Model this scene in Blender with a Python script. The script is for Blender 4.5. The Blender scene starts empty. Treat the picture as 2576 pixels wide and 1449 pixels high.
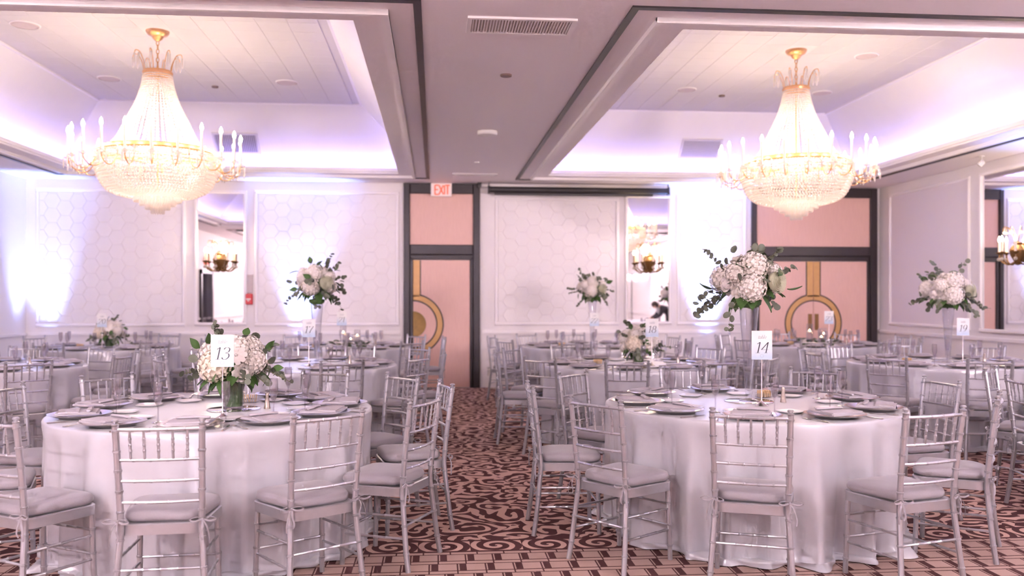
import bpy, math, random
from mathutils import Vector, Matrix, Quaternion
PI = math.pi
R = math.radians
sc = bpy.context.scene
COL = sc.collection

# ---------------------------------------------------------------- camera, exposure, world
CAM_H = 1.43
cam_d = bpy.data.cameras.new('camera'); cam = bpy.data.objects.new('camera', cam_d); COL.objects.link(cam)
cam.location = (0, 0, CAM_H)
YAW = math.atan(193 / 2200)
cam.rotation_euler = (PI / 2, 0, -YAW)
cam_d.sensor_width = 36; cam_d.lens = 36 * 2200 / 2576
cam_d.shift_y = 25.5 / 2576
cam_d.dof.use_dof = True; cam_d.dof.focus_distance = 5.0; cam_d.dof.aperture_fstop = 1.7
cam_d.clip_start = 0.05
sc.camera = cam
sc.view_settings.view_transform = 'Standard'; sc.view_settings.look = 'None'
sc.view_settings.gamma = 1.0; sc.view_settings.use_curve_mapping = False
sc.view_settings.exposure = 2.26
sc.cycles.use_denoising = True
sc.cycles.max_bounces = 6; sc.cycles.diffuse_bounces = 4; sc.cycles.glossy_bounces = 3
sc.cycles.transparent_max_bounces = 14; sc.cycles.transmission_bounces = 4
sc.cycles.use_adaptive_sampling = True; sc.cycles.adaptive_threshold = 0.12; sc.cycles.adaptive_min_samples = 20
sc.cycles.sample_clamp_indirect = 6.0
sc.cycles.caustics_reflective = False; sc.cycles.caustics_refractive = False
w = bpy.data.worlds.new('world'); sc.world = w; w.use_nodes = True
w.node_tree.nodes['Background'].inputs[0].default_value = (0.75, 0.68, 0.8, 1)
w.node_tree.nodes['Background'].inputs[1].default_value = 0.05

# strengths of the room's lamps and of the added fill lamps
P_CHAND = 3.6        # watt of each of the three bulb clusters inside a chandelier
P_REAR_FILL = 15.5          # factor of fill light from the two added chandeliers behind the photographer
P_BULB = 58.0        # emission of a bulb's glass
P_LED = 4.6
P_LED_REAR_FILL = 88.0     # added fill light, paler lavender, in the unseen coves behind the photographer
P_UP = 165.0
P_WASH = 460.0        # per stand of stage lamps behind the photographer; one stand is added fill
C_WARM = (1.0, 0.78, 0.66)
C_LED = (0.40, 0.34, 1.0)
C_UP = (0.26, 0.40, 1.0)
C_WASH = (1.0, 0.79, 0.86)

_c, _s = math.cos(YAW), math.sin(YAW)
def atY(px, py, Y):
    """the point of the upright plane at room depth Y that a pixel looks at"""
    t = (px - 1288) / 2200; zc = Y / (_c - t * _s)
    return (zc * (t * _c + _s), Y, CAM_H - (py - 750) / 2200 * zc)

# ---------------------------------------------------------------- materials
MATS = {}
class G:
    def __init__(s, nt): s.nt = nt
    def n(s, t, **k):
        o = s.nt.nodes.new(t)
        for a, v in k.items(): setattr(o, a, v)
        return o
    def lk(s, a, b): s.nt.links.new(a, b)
    def m(s, op, a, b=None, c=None):
        o = s.n('ShaderNodeMath', operation=op)
        for i, v in enumerate((a, b, c)):
            if v is None: continue
            if isinstance(v, (int, float)): o.inputs[i].default_value = v
            else: s.lk(v, o.inputs[i])
        return o.outputs[0]
    def v(s, op, a, b=None):
        o = s.n('ShaderNodeVectorMath', operation=op)
        for i, x in enumerate((a, b)):
            if x is None: continue
            if isinstance(x, tuple): o.inputs[i].default_value = x
            else: s.lk(x, o.inputs[i])
        return o.outputs['Value'] if op in ('LENGTH', 'DOT_PRODUCT') else o.outputs[0]
    def mix(s, f, a, b):
        o = s.n('ShaderNodeMix', data_type='RGBA')
        if isinstance(f, (int, float)): o.inputs[0].default_value = f
        else: s.lk(f, o.inputs[0])
        for i, x in ((6, a), (7, b)):
            if isinstance(x, tuple): o.inputs[i].default_value = (*x[:3], 1)
            else: s.lk(x, o.inputs[i])
        return o.outputs[2]

def mat(name, col, rough=0.5, metal=0.0, spec=0.5, noise=None, bump=None, sheen=0.0, coat=0.0, var=0.0, emit=None, aniso=0):
    m = bpy.data.materials.new(name); m.use_nodes = True; MATS[name] = m
    nt = m.node_tree; g = G(nt); b = nt.nodes['Principled BSDF']
    b.inputs['Base Color'].default_value = (*col, 1); b.inputs['Roughness'].default_value = rough
    b.inputs['Metallic'].default_value = metal; b.inputs['Specular IOR Level'].default_value = spec
    b.inputs['Sheen Weight'].default_value = sheen; b.inputs['Coat Weight'].default_value = coat
    if emit: b.inputs['Emission Color'].default_value = (*emit[0], 1); b.inputs['Emission Strength'].default_value = emit[1]
    if bump or var:
        tc = g.n('ShaderNodeTexCoord'); no = g.n('ShaderNodeTexNoise')
        no.inputs['Scale'].default_value = noise or 60; no.inputs['Detail'].default_value = 3
        g.lk(tc.outputs['Object'], no.inputs['Vector'])
        if var:
            g.lk(g.mix(no.outputs['Fac'], tuple(c * (1 - var) for c in col), tuple(min(1, c * (1 + var)) for c in col)), b.inputs['Base Color'])
        if bump:
            bp = g.n('ShaderNodeBump'); bp.inputs['Strength'].default_value = bump; bp.inputs['Distance'].default_value = 0.004
            g.lk(no.outputs['Fac'], bp.inputs['Height']); g.lk(bp.outputs[0], b.inputs['Normal'])
    return m

mat('silver', (0.48, 0.475, 0.505), 0.30, 0.68, noise=40, var=0.06)
mat('cushion', (0.30, 0.27, 0.29), 0.75, noise=180, bump=0.25, sheen=0.25, var=0.05)
mat('satin', (0.53, 0.52, 0.56), 0.24, 0.0, 1.0, noise=9, bump=0.25, sheen=0.35, var=0.03)
mat('wall_paint', (0.86, 0.82, 0.825), 0.7, noise=30, bump=0.05, var=0.02)
mat('hex_paint', (0.86, 0.82, 0.825), 0.5, noise=120, bump=0.12, var=0.02)
mat('linen_paint', (0.84, 0.78, 0.82), 0.75, noise=260, bump=0.25, var=0.06)
mat('moulding', (0.92, 0.88, 0.89), 0.45, noise=20, var=0.02)
mat('ceiling_paint', (0.93, 0.88, 0.91), 0.8, noise=50, bump=0.04, var=0.02)
mat('tray_paint', (0.87, 0.84, 0.83), 0.75, noise=4, var=0.02)
mat('tile_paint', (0.68, 0.645, 0.635), 0.8, noise=60, bump=0.1, var=0.02)
mat('black_wood', (0.028, 0.02, 0.024), 0.4, noise=25, var=0.25, bump=0.05)
mat('black_metal', (0.03, 0.027, 0.03), 0.4, noise=60, var=0.1)
mat('gilt', (0.66, 0.38, 0.17), 0.32, 0.85, noise=40, var=0.15)
mat('antique_gold', (0.22, 0.12, 0.045), 0.42, 0.75, noise=60, var=0.25)
mat('inlay', (0.62, 0.36, 0.14), 0.45, 0.15, noise=12, var=0.12)
mat('plate_gold', (0.22, 0.13, 0.04), 0.4, 0.6, noise=14, var=0.35)
mat('sleeve', (0.86, 0.70, 0.55), 0.5, noise=20, var=0.04)
mat('porcelain', (0.84, 0.82, 0.83), 0.18, noise=8, var=0.01)
mat('charger', (0.62, 0.57, 0.56), 0.18, 0.9, noise=30, var=0.05)
mat('napkin', (0.50, 0.46, 0.495), 0.8, noise=200, bump=0.2, var=0.04)
mat('cutlery', (0.78, 0.74, 0.73), 0.2, 1.0, noise=30, var=0.04)
mat('petal', (0.86, 0.80, 0.74), 0.6, noise=30, var=0.05)
mat('petal_cream', (0.84, 0.74, 0.60), 0.6, noise=30, var=0.07)
mat('petal_pale', (0.82, 0.75, 0.73), 0.6, noise=30, var=0.06)
mat('stamen', (0.75, 0.55, 0.06), 0.6, noise=30, var=0.1)
mat('scabiosa', (0.50, 0.50, 0.36), 0.7, noise=30, var=0.1)
mat('leaf_green', (0.06, 0.13, 0.03), 0.5, noise=14, var=0.35)
mat('eucalyptus', (0.14, 0.155, 0.11), 0.6, noise=14, var=0.25)
mat('stem', (0.20, 0.17, 0.08), 0.6, noise=30, var=0.2)
mat('ink', (0.03, 0.03, 0.05), 0.5, noise=30, var=0.1)
mat('ink_pale', (0.36, 0.36, 0.39), 0.5, noise=30, var=0.1)
mat('vent_metal', (0.70, 0.67, 0.68), 0.5, 0.1, noise=30, var=0.02)
mat('vent_dark', (0.14, 0.12, 0.15), 0.7, noise=30, var=0.1)
mat('grille', (0.62, 0.53, 0.52), 0.7, noise=200, var=0.08)
mat('brown_plastic', (0.22, 0.15, 0.13), 0.5, noise=30, var=0.05)
mat('white_plastic', (0.80, 0.78, 0.77), 0.4, noise=30, var=0.01)
mat('red_plastic', (0.62, 0.02, 0.03), 0.35, noise=30, var=0.05)
mat('exit_face', (0.80, 0.70, 0.68), 0.5, noise=30, var=0.01, emit=((1, 0.75, 0.7), 0.04))
mat('exit_red', (0.85, 0.08, 0.04), 0.5, noise=30, var=0.02, emit=((1, 0.10, 0.04), 0.22))
mat('wax', (0.88, 0.82, 0.74), 0.5, noise=20, var=0.02, emit=((1, 0.7, 0.4), 0.25))
mat('flame', (1, 0.7, 0.35), 0.5, noise=20, var=0.01, emit=((1, 0.62, 0.28), 30))
mat('bulb', (1, 0.85, 0.65), 0.4, noise=20, var=0.01, emit=((1, 0.80, 0.62), P_BULB))
mat('sconce_bulb', (1, 0.85, 0.65), 0.4, noise=20, var=0.01, emit=((1, 0.78, 0.55), 7.0))
mat('led', (0.7, 0.7, 1), 0.5, noise=20, var=0.01, emit=(C_LED, P_LED))
mat('led_rear_fill', (0.8, 0.75, 1), 0.5, noise=20, var=0.01, emit=((0.74, 0.72, 1.0), P_LED_REAR_FILL))  # much stronger glow, added as overhead fill from the unseen trays
mat('lens', (0.7, 0.8, 1), 0.3, noise=20, var=0.01, emit=(C_UP, 4.0))
mat('packets', (0.80, 0.56, 0.30), 0.7, noise=40, var=0.1)
mat('shaker_glass', (0.55, 0.46, 0.40), 0.2, 0.5, noise=70, var=0.25)
mat('table_wood', (0.32, 0.22, 0.14), 0.6, noise=10, var=0.2)
mat('skin', (0.62, 0.40, 0.30), 0.5, noise=20, var=0.05)
mat('hair', (0.045, 0.025, 0.018), 0.5, noise=60, var=0.3)
mat('shirt', (0.75, 0.73, 0.74), 0.7, noise=60, var=0.03)
mat('dark_fabric', (0.05, 0.045, 0.06), 0.8, noise=40, var=0.1)

def glassy(name, tint, k, rough=0.02, edge=0.75, pw=2.6):
    m = bpy.data.materials.new(name); m.use_nodes = True; MATS[name] = m
    nt = m.node_tree; g = G(nt); nt.nodes.remove(nt.nodes['Principled BSDF'])
    out = nt.nodes['Material Output']
    tr = g.n('ShaderNodeBsdfTransparent'); tr.inputs[0].default_value = (*tint, 1)
    gl = g.n('ShaderNodeBsdfGlossy'); gl.inputs['Roughness'].default_value = rough
    fr = g.n('ShaderNodeLayerWeight'); fr.inputs['Blend'].default_value = 0.5
    f = g.m('MULTIPLY_ADD', g.m('POWER', fr.outputs['Facing'], pw), edge, k)
    mx = g.n('ShaderNodeMixShader'); g.lk(f, mx.inputs[0]); g.lk(tr.outputs[0], mx.inputs[1]); g.lk(gl.outputs[0], mx.inputs[2])
    g.lk(mx.outputs[0], out.inputs[0]); return m
glassy('glass', (0.945, 0.94, 0.95), 0.09)
glassy('flute_glass', (0.90, 0.885, 0.905), 0.085, edge=0.88, pw=2.1)
glassy('vase_glass', (0.94, 0.94, 0.955), 0.06)

def crystal():
    m = bpy.data.materials.new('crystal'); m.use_nodes = True; MATS['crystal'] = m
    nt = m.node_tree; g = G(nt); nt.nodes.remove(nt.nodes['Principled BSDF']); out = nt.nodes['Material Output']
    tl = g.n('ShaderNodeBsdfTranslucent'); tl.inputs[0].default_value = (0.96, 0.90, 0.85, 1)
    df = g.n('ShaderNodeBsdfDiffuse'); df.inputs[0].default_value = (0.85, 0.76, 0.68, 1)
    gl = g.n('ShaderNodeBsdfGlossy'); gl.inputs['Roughness'].default_value = 0.08
    tr = g.n('ShaderNodeBsdfTransparent'); tr.inputs[0].default_value = (0.97, 0.95, 0.93, 1)
    a = g.n('ShaderNodeMixShader'); a.inputs[0].default_value = 0.3; g.lk(tl.outputs[0], a.inputs[1]); g.lk(df.outputs[0], a.inputs[2])
    b = g.n('ShaderNodeMixShader'); b.inputs[0].default_value = 0.22; g.lk(a.outputs[0], b.inputs[1]); g.lk(gl.outputs[0], b.inputs[2])
    d = g.n('ShaderNodeMixShader'); d.inputs[0].default_value = 0.40; g.lk(b.outputs[0], d.inputs[1]); g.lk(tr.outputs[0], d.inputs[2])
    g.lk(d.outputs[0], out.inputs[0])
crystal()
def mirror():
    m = bpy.data.materials.new('mirror'); m.use_nodes = True; MATS['mirror'] = m
    b = m.node_tree.nodes['Principled BSDF']; b.inputs['Base Color'].default_value = (0.86, 0.85, 0.87, 1)
    b.inputs['Metallic'].default_value = 1; b.inputs['Roughness'].default_value = 0.01
mirror()

def veneer():
    m = mat('veneer', (0.50, 0.32, 0.26), 0.55); nt = m.node_tree; g = G(nt); b = nt.nodes['Principled BSDF']
    tc = g.n('ShaderNodeTexCoord'); mp = g.n('ShaderNodeMapping'); mp.inputs['Scale'].default_value = (90, 90, 6)
    no = g.n('ShaderNodeTexNoise'); no.inputs['Scale'].default_value = 1.0; no.inputs['Detail'].default_value = 4
    g.lk(tc.outputs['Object'], mp.inputs[0]); g.lk(mp.outputs[0], no.inputs['Vector'])
    g.lk(g.mix(no.outputs['Fac'], (0.72, 0.45, 0.38), (0.86, 0.57, 0.50)), b.inputs['Base Color'])
veneer()

def card():
    m = mat('card', (0.85, 0.84, 0.84), 0.6); nt = m.node_tree; g = G(nt); b = nt.nodes['Principled BSDF']
    tc = g.n('ShaderNodeTexCoord'); sp = g.n('ShaderNodeSeparateXYZ'); g.lk(tc.outputs['Object'], sp.inputs[0])
    no = g.n('ShaderNodeTexNoise'); no.inputs['Scale'].default_value = 14; g.lk(tc.outputs['Object'], no.inputs['Vector'])
    h = g.m('ADD', sp.outputs[2], g.m('MULTIPLY', g.m('SUBTRACT', no.outputs['Fac'], 0.5), 0.06))
    f = g.n('ShaderNodeMapRange'); f.inputs['From Min'].default_value = -0.07; f.inputs['From Max'].default_value = 0.02
    g.lk(h, f.inputs['Value'])
    g.lk(g.mix(f.outputs[0], (0.55, 0.66, 0.80), (0.86, 0.85, 0.83)), b.inputs['Base Color'])
card()

def carpet():
    m = mat('carpet', (0.4, 0.25, 0.2), 0.95, spec=0.1); nt = m.node_tree; g = G(nt); b = nt.nodes['Principled BSDF']
    tc = g.n('ShaderNodeTexCoord'); P = tc.outputs['Object']
    sp = g.n('ShaderNodeSeparateXYZ'); g.lk(P, sp.inputs[0]); X, Y = sp.outputs[0], sp.outputs[1]
    # scroll field: a spiral round the centre of each cell, warped
    nw = g.n('ShaderNodeTexNoise'); nw.inputs['Scale'].default_value = 3.2; nw.inputs['Detail'].default_value = 1.0; g.lk(P, nw.inputs['Vector'])
    wv = g.v('SUBTRACT', nw.outputs['Color'], (0.5, 0.5, 0.5))
    sc_ = g.n('ShaderNodeVectorMath', operation='SCALE'); g.lk(wv, sc_.inputs[0]); sc_.inputs['Scale'].default_value = 0.30
    Q = g.v('ADD', P, sc_.outputs[0])
    def spirals(vec, scale, k, off):
        vo = g.n('ShaderNodeTexVoronoi', voronoi_dimensions='2D'); vo.inputs['Scale'].default_value = scale; vo.inputs['Randomness'].default_value = 0.85
        g.lk(g.v('ADD', vec, (off, off * 0.7, 0)), vo.inputs['Vector'])
        d = g.v('SUBTRACT', g.v('ADD', vec, (off, off * 0.7, 0)), vo.outputs['Position'])
        s3 = g.n('ShaderNodeSeparateXYZ'); g.lk(d, s3.inputs[0])
        ang = g.m('ARCTAN2', s3.outputs[1], s3.outputs[0])
        r = g.m('SQRT', g.m('ADD', g.m('MULTIPLY', s3.outputs[0], s3.outputs[0]), g.m('MULTIPLY', s3.outputs[1], s3.outputs[1])))
        cs = g.n('ShaderNodeSeparateXYZ'); g.lk(vo.outputs['Color'], cs.inputs[0])
        hand = g.m('SUBTRACT', g.m('MULTIPLY', g.m('GREATER_THAN', cs.outputs[0], 0.5), 2.0), 1.0)
        ph = g.m('MULTIPLY', cs.outputs[1], 6.28)
        return g.m('SINE', g.m('ADD', g.m('ADD', g.m('MULTIPLY', ang, hand), g.m('MULTIPLY', r, k)), ph))
    a1 = spirals(Q, 3.6, 62.0, 0.0)
    nb = g.n('ShaderNodeTexNoise'); nb.inputs['Scale'].default_value = 2.4; nb.inputs['Detail'].default_value = 0.0; g.lk(P, nb.inputs['Vector'])
    band = g.m('SINE', g.m('MULTIPLY', nb.outputs['Fac'], 58.0))
    swirl = g.m('GREATER_THAN', g.m('ADD', g.m('MULTIPLY', a1, 0.75), g.m('MULTIPLY', band, 0.45)), 0.05)
    # running scroll border
    bx = g.m('SUBTRACT', g.m('MODULO', g.m('ADD', X, 40.0), 0.30), 0.15)
    by = g.m('SUBTRACT', Y, 5.05)
    br = g.m('SQRT', g.m('ADD', g.m('MULTIPLY', bx, bx), g.m('MULTIPLY', by, by)))
    bs = g.m('GREATER_THAN', g.m('SINE', g.m('ADD', g.m('ARCTAN2', by, bx), g.m('MULTIPLY', br, 85.0))), 0.15)
    edge = g.m('GREATER_THAN', g.m('ABSOLUTE', by), 0.095)
    bs = g.m('MULTIPLY', bs, g.m('SUBTRACT', 1.0, edge))
    # woven blocks
    def cell(v, p, o): return g.m('MODULO', g.m('ADD', v, 40.0 + o), p)
    row = g.m('FLOOR', g.m('DIVIDE', g.m('ADD', Y, 40.0), 0.17))
    off = g.m('MULTIPLY', g.m('MODULO', g.m('MULTIPLY', row, 3.0), 5.0), 0.034)
    u = g.m('MODULO', g.m('ADD', g.m('ADD', X, 40.0), off), 0.150)
    v = g.m('MODULO', g.m('ADD', Y, 40.0), 0.17)
    dark = g.m('MULTIPLY', g.m('GREATER_THAN', u, 0.113), g.m('GREATER_THAN', v, 0.055))
    line = g.m('MAXIMUM', g.m('LESS_THAN', v, 0.010), g.m('MULTIPLY', g.m('LESS_THAN', g.m('ABSOLUTE', g.m('SUBTRACT', v, 0.055)), 0.006), 1.0))
    line2 = g.m('LESS_THAN', g.m('ABSOLUTE', g.m('SUBTRACT', u, 0.102)), 0.004)
    blk = g.m('SUBTRACT', 1.0, g.m('MAXIMUM', g.m('MAXIMUM', dark, line), line2))
    inb = g.m('GREATER_THAN', Y, 4.93); insw = g.m('GREATER_THAN', Y, 5.17)
    mk = g.m('ADD', g.m('MULTIPLY', insw, swirl), g.m('MULTIPLY', g.m('SUBTRACT', 1.0, insw), g.m('ADD', g.m('MULTIPLY', inb, bs), g.m('MULTIPLY', g.m('SUBTRACT', 1.0, inb), blk))))
    fn = g.n('ShaderNodeTexNoise'); fn.inputs['Scale'].default_value = 240; fn.inputs['Detail'].default_value = 2; g.lk(P, fn.inputs['Vector'])
    tan = g.mix(fn.outputs['Fac'], (0.50, 0.315, 0.26), (0.70, 0.465, 0.395))
    drk = g.mix(fn.outputs['Fac'], (0.05, 0.018, 0.019), (0.115, 0.05, 0.048))
    tan2 = g.mix(fn.outputs['Fac'], (0.37, 0.245, 0.205), (0.53, 0.37, 0.32))
    g.lk(g.mix(mk, drk, g.mix(inb, tan2, tan)), b.inputs['Base Color'])
    bp = g.n('ShaderNodeBump'); bp.inputs['Strength'].default_value = 0.5; bp.inputs['Distance'].default_value = 0.004
    g.lk(fn.outputs['Fac'], bp.inputs['Height']); g.lk(bp.outputs[0], b.inputs['Normal'])
carpet()

# ---------------------------------------------------------------- mesh helpers
class MB:
    def __init__(s): s.v = []; s.f = []
    def add(s, vs, fs):
        o = len(s.v); s.v += [tuple(p) for p in vs]; s.f += [tuple(i + o for i in f) for f in fs]; return s
    def box(s, c, d, rot=None):
        x, y, z = d[0] / 2, d[1] / 2, d[2] / 2
        vs = [Vector((a * x, b * y, e * z)) for e in (-1, 1) for a, b in ((-1, -1), (1, -1), (1, 1), (-1, 1))]
        if rot is not None: vs = [rot @ p for p in vs]
        return s.add([p + Vector(c) for p in vs], [(3, 2, 1, 0), (4, 5, 6, 7), (0, 1, 5, 4), (1, 2, 6, 5), (2, 3, 7, 6), (3, 0, 4, 7)])
    def bb(s, lo, hi): return s.box([(a + b) / 2 for a, b in zip(lo, hi)], [abs(b - a) for a, b in zip(lo, hi)])
    def cham(s, lo, hi, b, axis=1, sign=-1):
        """a box whose face towards axis*sign has chamfered edges"""
        o = [i for i in range(3) if i != axis]
        base, face = (hi[axis], lo[axis]) if sign < 0 else (lo[axis], hi[axis])
        mid = face + b * (1 if sign < 0 else -1)
        def ring(t, ins):
            r = []
            for a, c in ((0, 0), (1, 0), (1, 1), (0, 1)):
                p = [0, 0, 0]; p[axis] = t
                p[o[0]] = (lo, hi)[a][o[0]] + (ins if a == 0 else -ins); p[o[1]] = (lo, hi)[c][o[1]] + (ins if c == 0 else -ins); r.append(p)
            return r
        vs = ring(base, 0) + ring(mid, 0) + ring(face, b)
        fs = [(0, 3, 2, 1), (8, 9, 10, 11)] + [(k + j, k + (j + 1) % 4, k + 4 + (j + 1) % 4, k + 4 + j) for k in (0, 4) for j in range(4)]
        return s.add(vs, fs)
    def lathe(s, prof, n=24, c=(0, 0, 0), cap=True):
        vs = []; fs = []; m = len(prof)
        for r, z in prof:
            for i in range(n):
                a = 2 * PI * i / n; vs.append((c[0] + r * math.cos(a), c[1] + r * math.sin(a), c[2] + z))
        for j in range(m - 1):
            for i in range(n):
                k = (i + 1) % n; fs.append((j * n + i, j * n + k, (j + 1) * n + k, (j + 1) * n + i))
        if cap:
            if prof[0][0] > 1e-6: fs.append(tuple(range(n - 1, -1, -1)))
            if prof[-1][0] > 1e-6: fs.append(tuple((m - 1) * n + i for i in range(n)))
        return s.add(vs, fs)
    def tube(s, pts, rad, n=8, closed=False, flat=1.0):
        P = [Vector(p) for p in pts]; m = len(P)
        rad = rad if isinstance(rad, (list, tuple)) else [rad] * m
        vs = []; fs = []; up = None
        for i, p in enumerate(P):
            t = (P[(i + 1) % m] - P[i - 1]) if closed else (P[min(i + 1, m - 1)] - P[max(i - 1, 0)])
            t.normalize()
            if up is None:
                up = Vector((0, 0, 1)) if abs(t.z) < 0.9 else Vector((1, 0, 0))
            a = t.cross(up)
            if a.length < 1e-5: a = t.orthogonal()
            a.normalize(); b = a.cross(t).normalized(); up = b
            for j in range(n):
                th = 2 * PI * j / n; vs.append(p + rad[i] * (math.cos(th) * a + math.sin(th) * flat * b))
        for i in range(m if closed else m - 1):
            k = (i + 1) % m
            for j in range(n):
                l = (j + 1) % n; fs.append((i * n + j, i * n + l, k * n + l, k * n + j))
        if not closed: fs.append(tuple(range(n - 1, -1, -1))); fs.append(tuple((m - 1) * n + j for j in range(n)))
        return s.add(vs, fs)
    def ball(s, c, r, n=8, m=5, sq=1.0):
        vs = [(c[0], c[1], c[2] - r * sq)]; fs = []
        for j in range(1, m):
            a = -PI / 2 + PI * j / m
            for i in range(n):
                b = 2 * PI * i / n; vs.append((c[0] + r * math.cos(a) * math.cos(b), c[1] + r * math.cos(a) * math.sin(b), c[2] + r * sq * math.sin(a)))
        vs.append((c[0], c[1], c[2] + r * sq)); L = len(vs) - 1
        for i in range(n): fs.append((0, 1 + (i + 1) % n, 1 + i)); fs.append((L, L - n + i, L - n + (i + 1) % n))
        for j in range(m - 2):
            for i in range(n):
                k = (i + 1) % n; o = 1 + j * n; fs.append((o + i, o + k, o + n + k, o + n + i))
        return s.add(vs, fs)
    def prism(s, poly, lo, hi, axis=2):
        """polygon (2-D, counter-clockwise) extruded along an axis; axis 1: poly is (x, z)"""
        n = len(poly)
        def P(p, t): return (p[0], p[1], t) if axis == 2 else ((p[0], t, p[1]) if axis == 1 else (t, p[0], p[1]))
        vs = [P(p, lo) for p in poly] + [P(p, hi) for p in poly]
        return s.add(vs, [tuple(range(n - 1, -1, -1)), tuple(range(n, 2 * n))] + [(i, (i + 1) % n, n + (i + 1) % n, n + i) for i in range(n)])
    def mesh(s, name, smooth=True, ang=35):
        me = bpy.data.meshes.new(name); me.from_pydata(s.v, [], s.f)
        if smooth:
            me.polygons.foreach_set('use_smooth', [True] * len(me.polygons)); me.set_sharp_from_angle(angle=R(ang))
        me.update(); return me
    def build(s, name, m, parent=None, loc=None, smooth=True, ang=35):
        me = s.mesh(name, smooth, ang); me.materials.append(MATS[m]); return put(name, me, parent, loc)

def put(name, data, parent=None, loc=None, rot=None, scl=None):
    o = bpy.data.objects.new(name, data); COL.objects.link(o)
    if parent: o.parent = parent
    if loc is not None: o.location = loc
    if rot is not None:
        if isinstance(rot, Quaternion): o.rotation_mode = 'QUATERNION'; o.rotation_quaternion = rot
        else: o.rotation_euler = rot
    if scl is not None: o.scale = (scl,) * 3 if isinstance(scl, (int, float)) else scl
    return o
def tag(o, label, cat, group=None, kind=None):
    o['label'] = label
    if cat: o['category'] = cat
    if group: o['group'] = group
    if kind: o['kind'] = kind
    return o
def thing(name, label, cat, loc=(0, 0, 0), rz=0, group=None):
    o = put(name, None, None, loc, (0, 0, rz)); o.empty_display_size = 0.05; return tag(o, label, cat, group)
KIDS = {}
def dup(root, loc, rz=0, label=None, group=None):
    r = root.copy(); COL.objects.link(r); r.location = loc; r.rotation_euler = (0, 0, rz)
    if label: r['label'] = label
    if group: r['group'] = group
    if root.name not in KIDS: KIDS[root.name] = [(ch, list(ch.children)) for ch in root.children]
    for ch, gs in KIDS[root.name]:
        c = ch.copy(); COL.objects.link(c); c.parent = r
        for gch in gs:
            d = gch.copy(); COL.objects.link(d); d.parent = c
    return r
def struct(o, label, cat): return tag(o, label, cat, kind='structure')
def crom(pts, k=6):
    P = [Vector(p) for p in pts]; out = []
    for i in range(len(P) - 1):
        a, b, c, d = P[max(i - 1, 0)], P[i], P[i + 1], P[min(i + 2, len(P) - 1)]
        for j in range(k):
            t = j / k
            out.append(0.5 * ((2 * b) + (c - a) * t + (2 * a - 5 * b + 4 * c - d) * t * t + (3 * b - a - 3 * c + d) * t ** 3))
    return out + [P[-1]]

# ---------------------------------------------------------------- the room
XL, XR, YB, YF, ZC, ZT = -6.25, 7.38, 14.0, -5.2, 3.26, 4.15
TR = [(-5.56, -0.087), (1.23, 6.70)]
TRY = [(5.38, 13.42), (-3.98, 4.06)]

struct(MB().bb((XL - .1, YF - .1, -.08), (XR + .1, YB + .1, 0)).build('floor', 'carpet', smooth=False), 'brown patterned ballroom carpet with scrolls and woven blocks', 'carpet')
struct(MB().bb((XL - .1, YB, -.08), (XR + .1, YB + .12, ZC)).build('wall_back', 'wall_paint', smooth=False), 'white end wall with hexagon panels, mirrors and two dark framed doors', 'wall')
struct(MB().bb((XL - .12, YF, -.08), (XL, YB, ZC)).build('wall_left', 'wall_paint', smooth=False), 'white side wall washed by blue light', 'wall')
struct(MB().bb((XR, YF, -.08), (XR + .12, YB, ZC)).build('wall_right', 'wall_paint', smooth=False), 'white side wall carrying one wide mirror with a sconce', 'wall')
struct(MB().bb((XL - .1, YF - .12, -.08), (XR + .1, YF, ZC)).build('wall_front', 'wall_paint', smooth=False), 'white wall behind the photographer', 'wall')

# ceiling slab with four tray openings
mb = MB(); OF = 0.45
xs = [XL] + [v for a, b in TR for v in (a + OF, b - OF)] + [XR]
ys = [YF] + [v for a, b in reversed(TRY) for v in (a + OF, b - OF)] + [YB]
for i in range(len(xs) - 1):
    for j in range(len(ys) - 1):
        if i % 2 == 1 and j % 2 == 1: continue
        mb.add([(xs[i], ys[j], ZC), (xs[i], ys[j + 1], ZC), (xs[i + 1], ys[j + 1], ZC), (xs[i + 1], ys[j], ZC)], [(0, 1, 2, 3)])
struct(mb.build('ceiling', 'ceiling_paint', smooth=False), 'flat painted ceiling around the two raised trays', 'ceiling')

def frame_ring(mb, x0, x1, y0, y1, wd, z0, z1):
    mb.bb((x0, y0, z0), (x1, y0 + wd, z1)); mb.bb((x0, y1 - wd, z0), (x1, y1, z1))
    mb.bb((x0, y0 + wd, z0), (x0 + wd, y1 - wd, z1)); mb.bb((x1 - wd, y0 + wd, z0), (x1, y1 - wd, z1))

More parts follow.
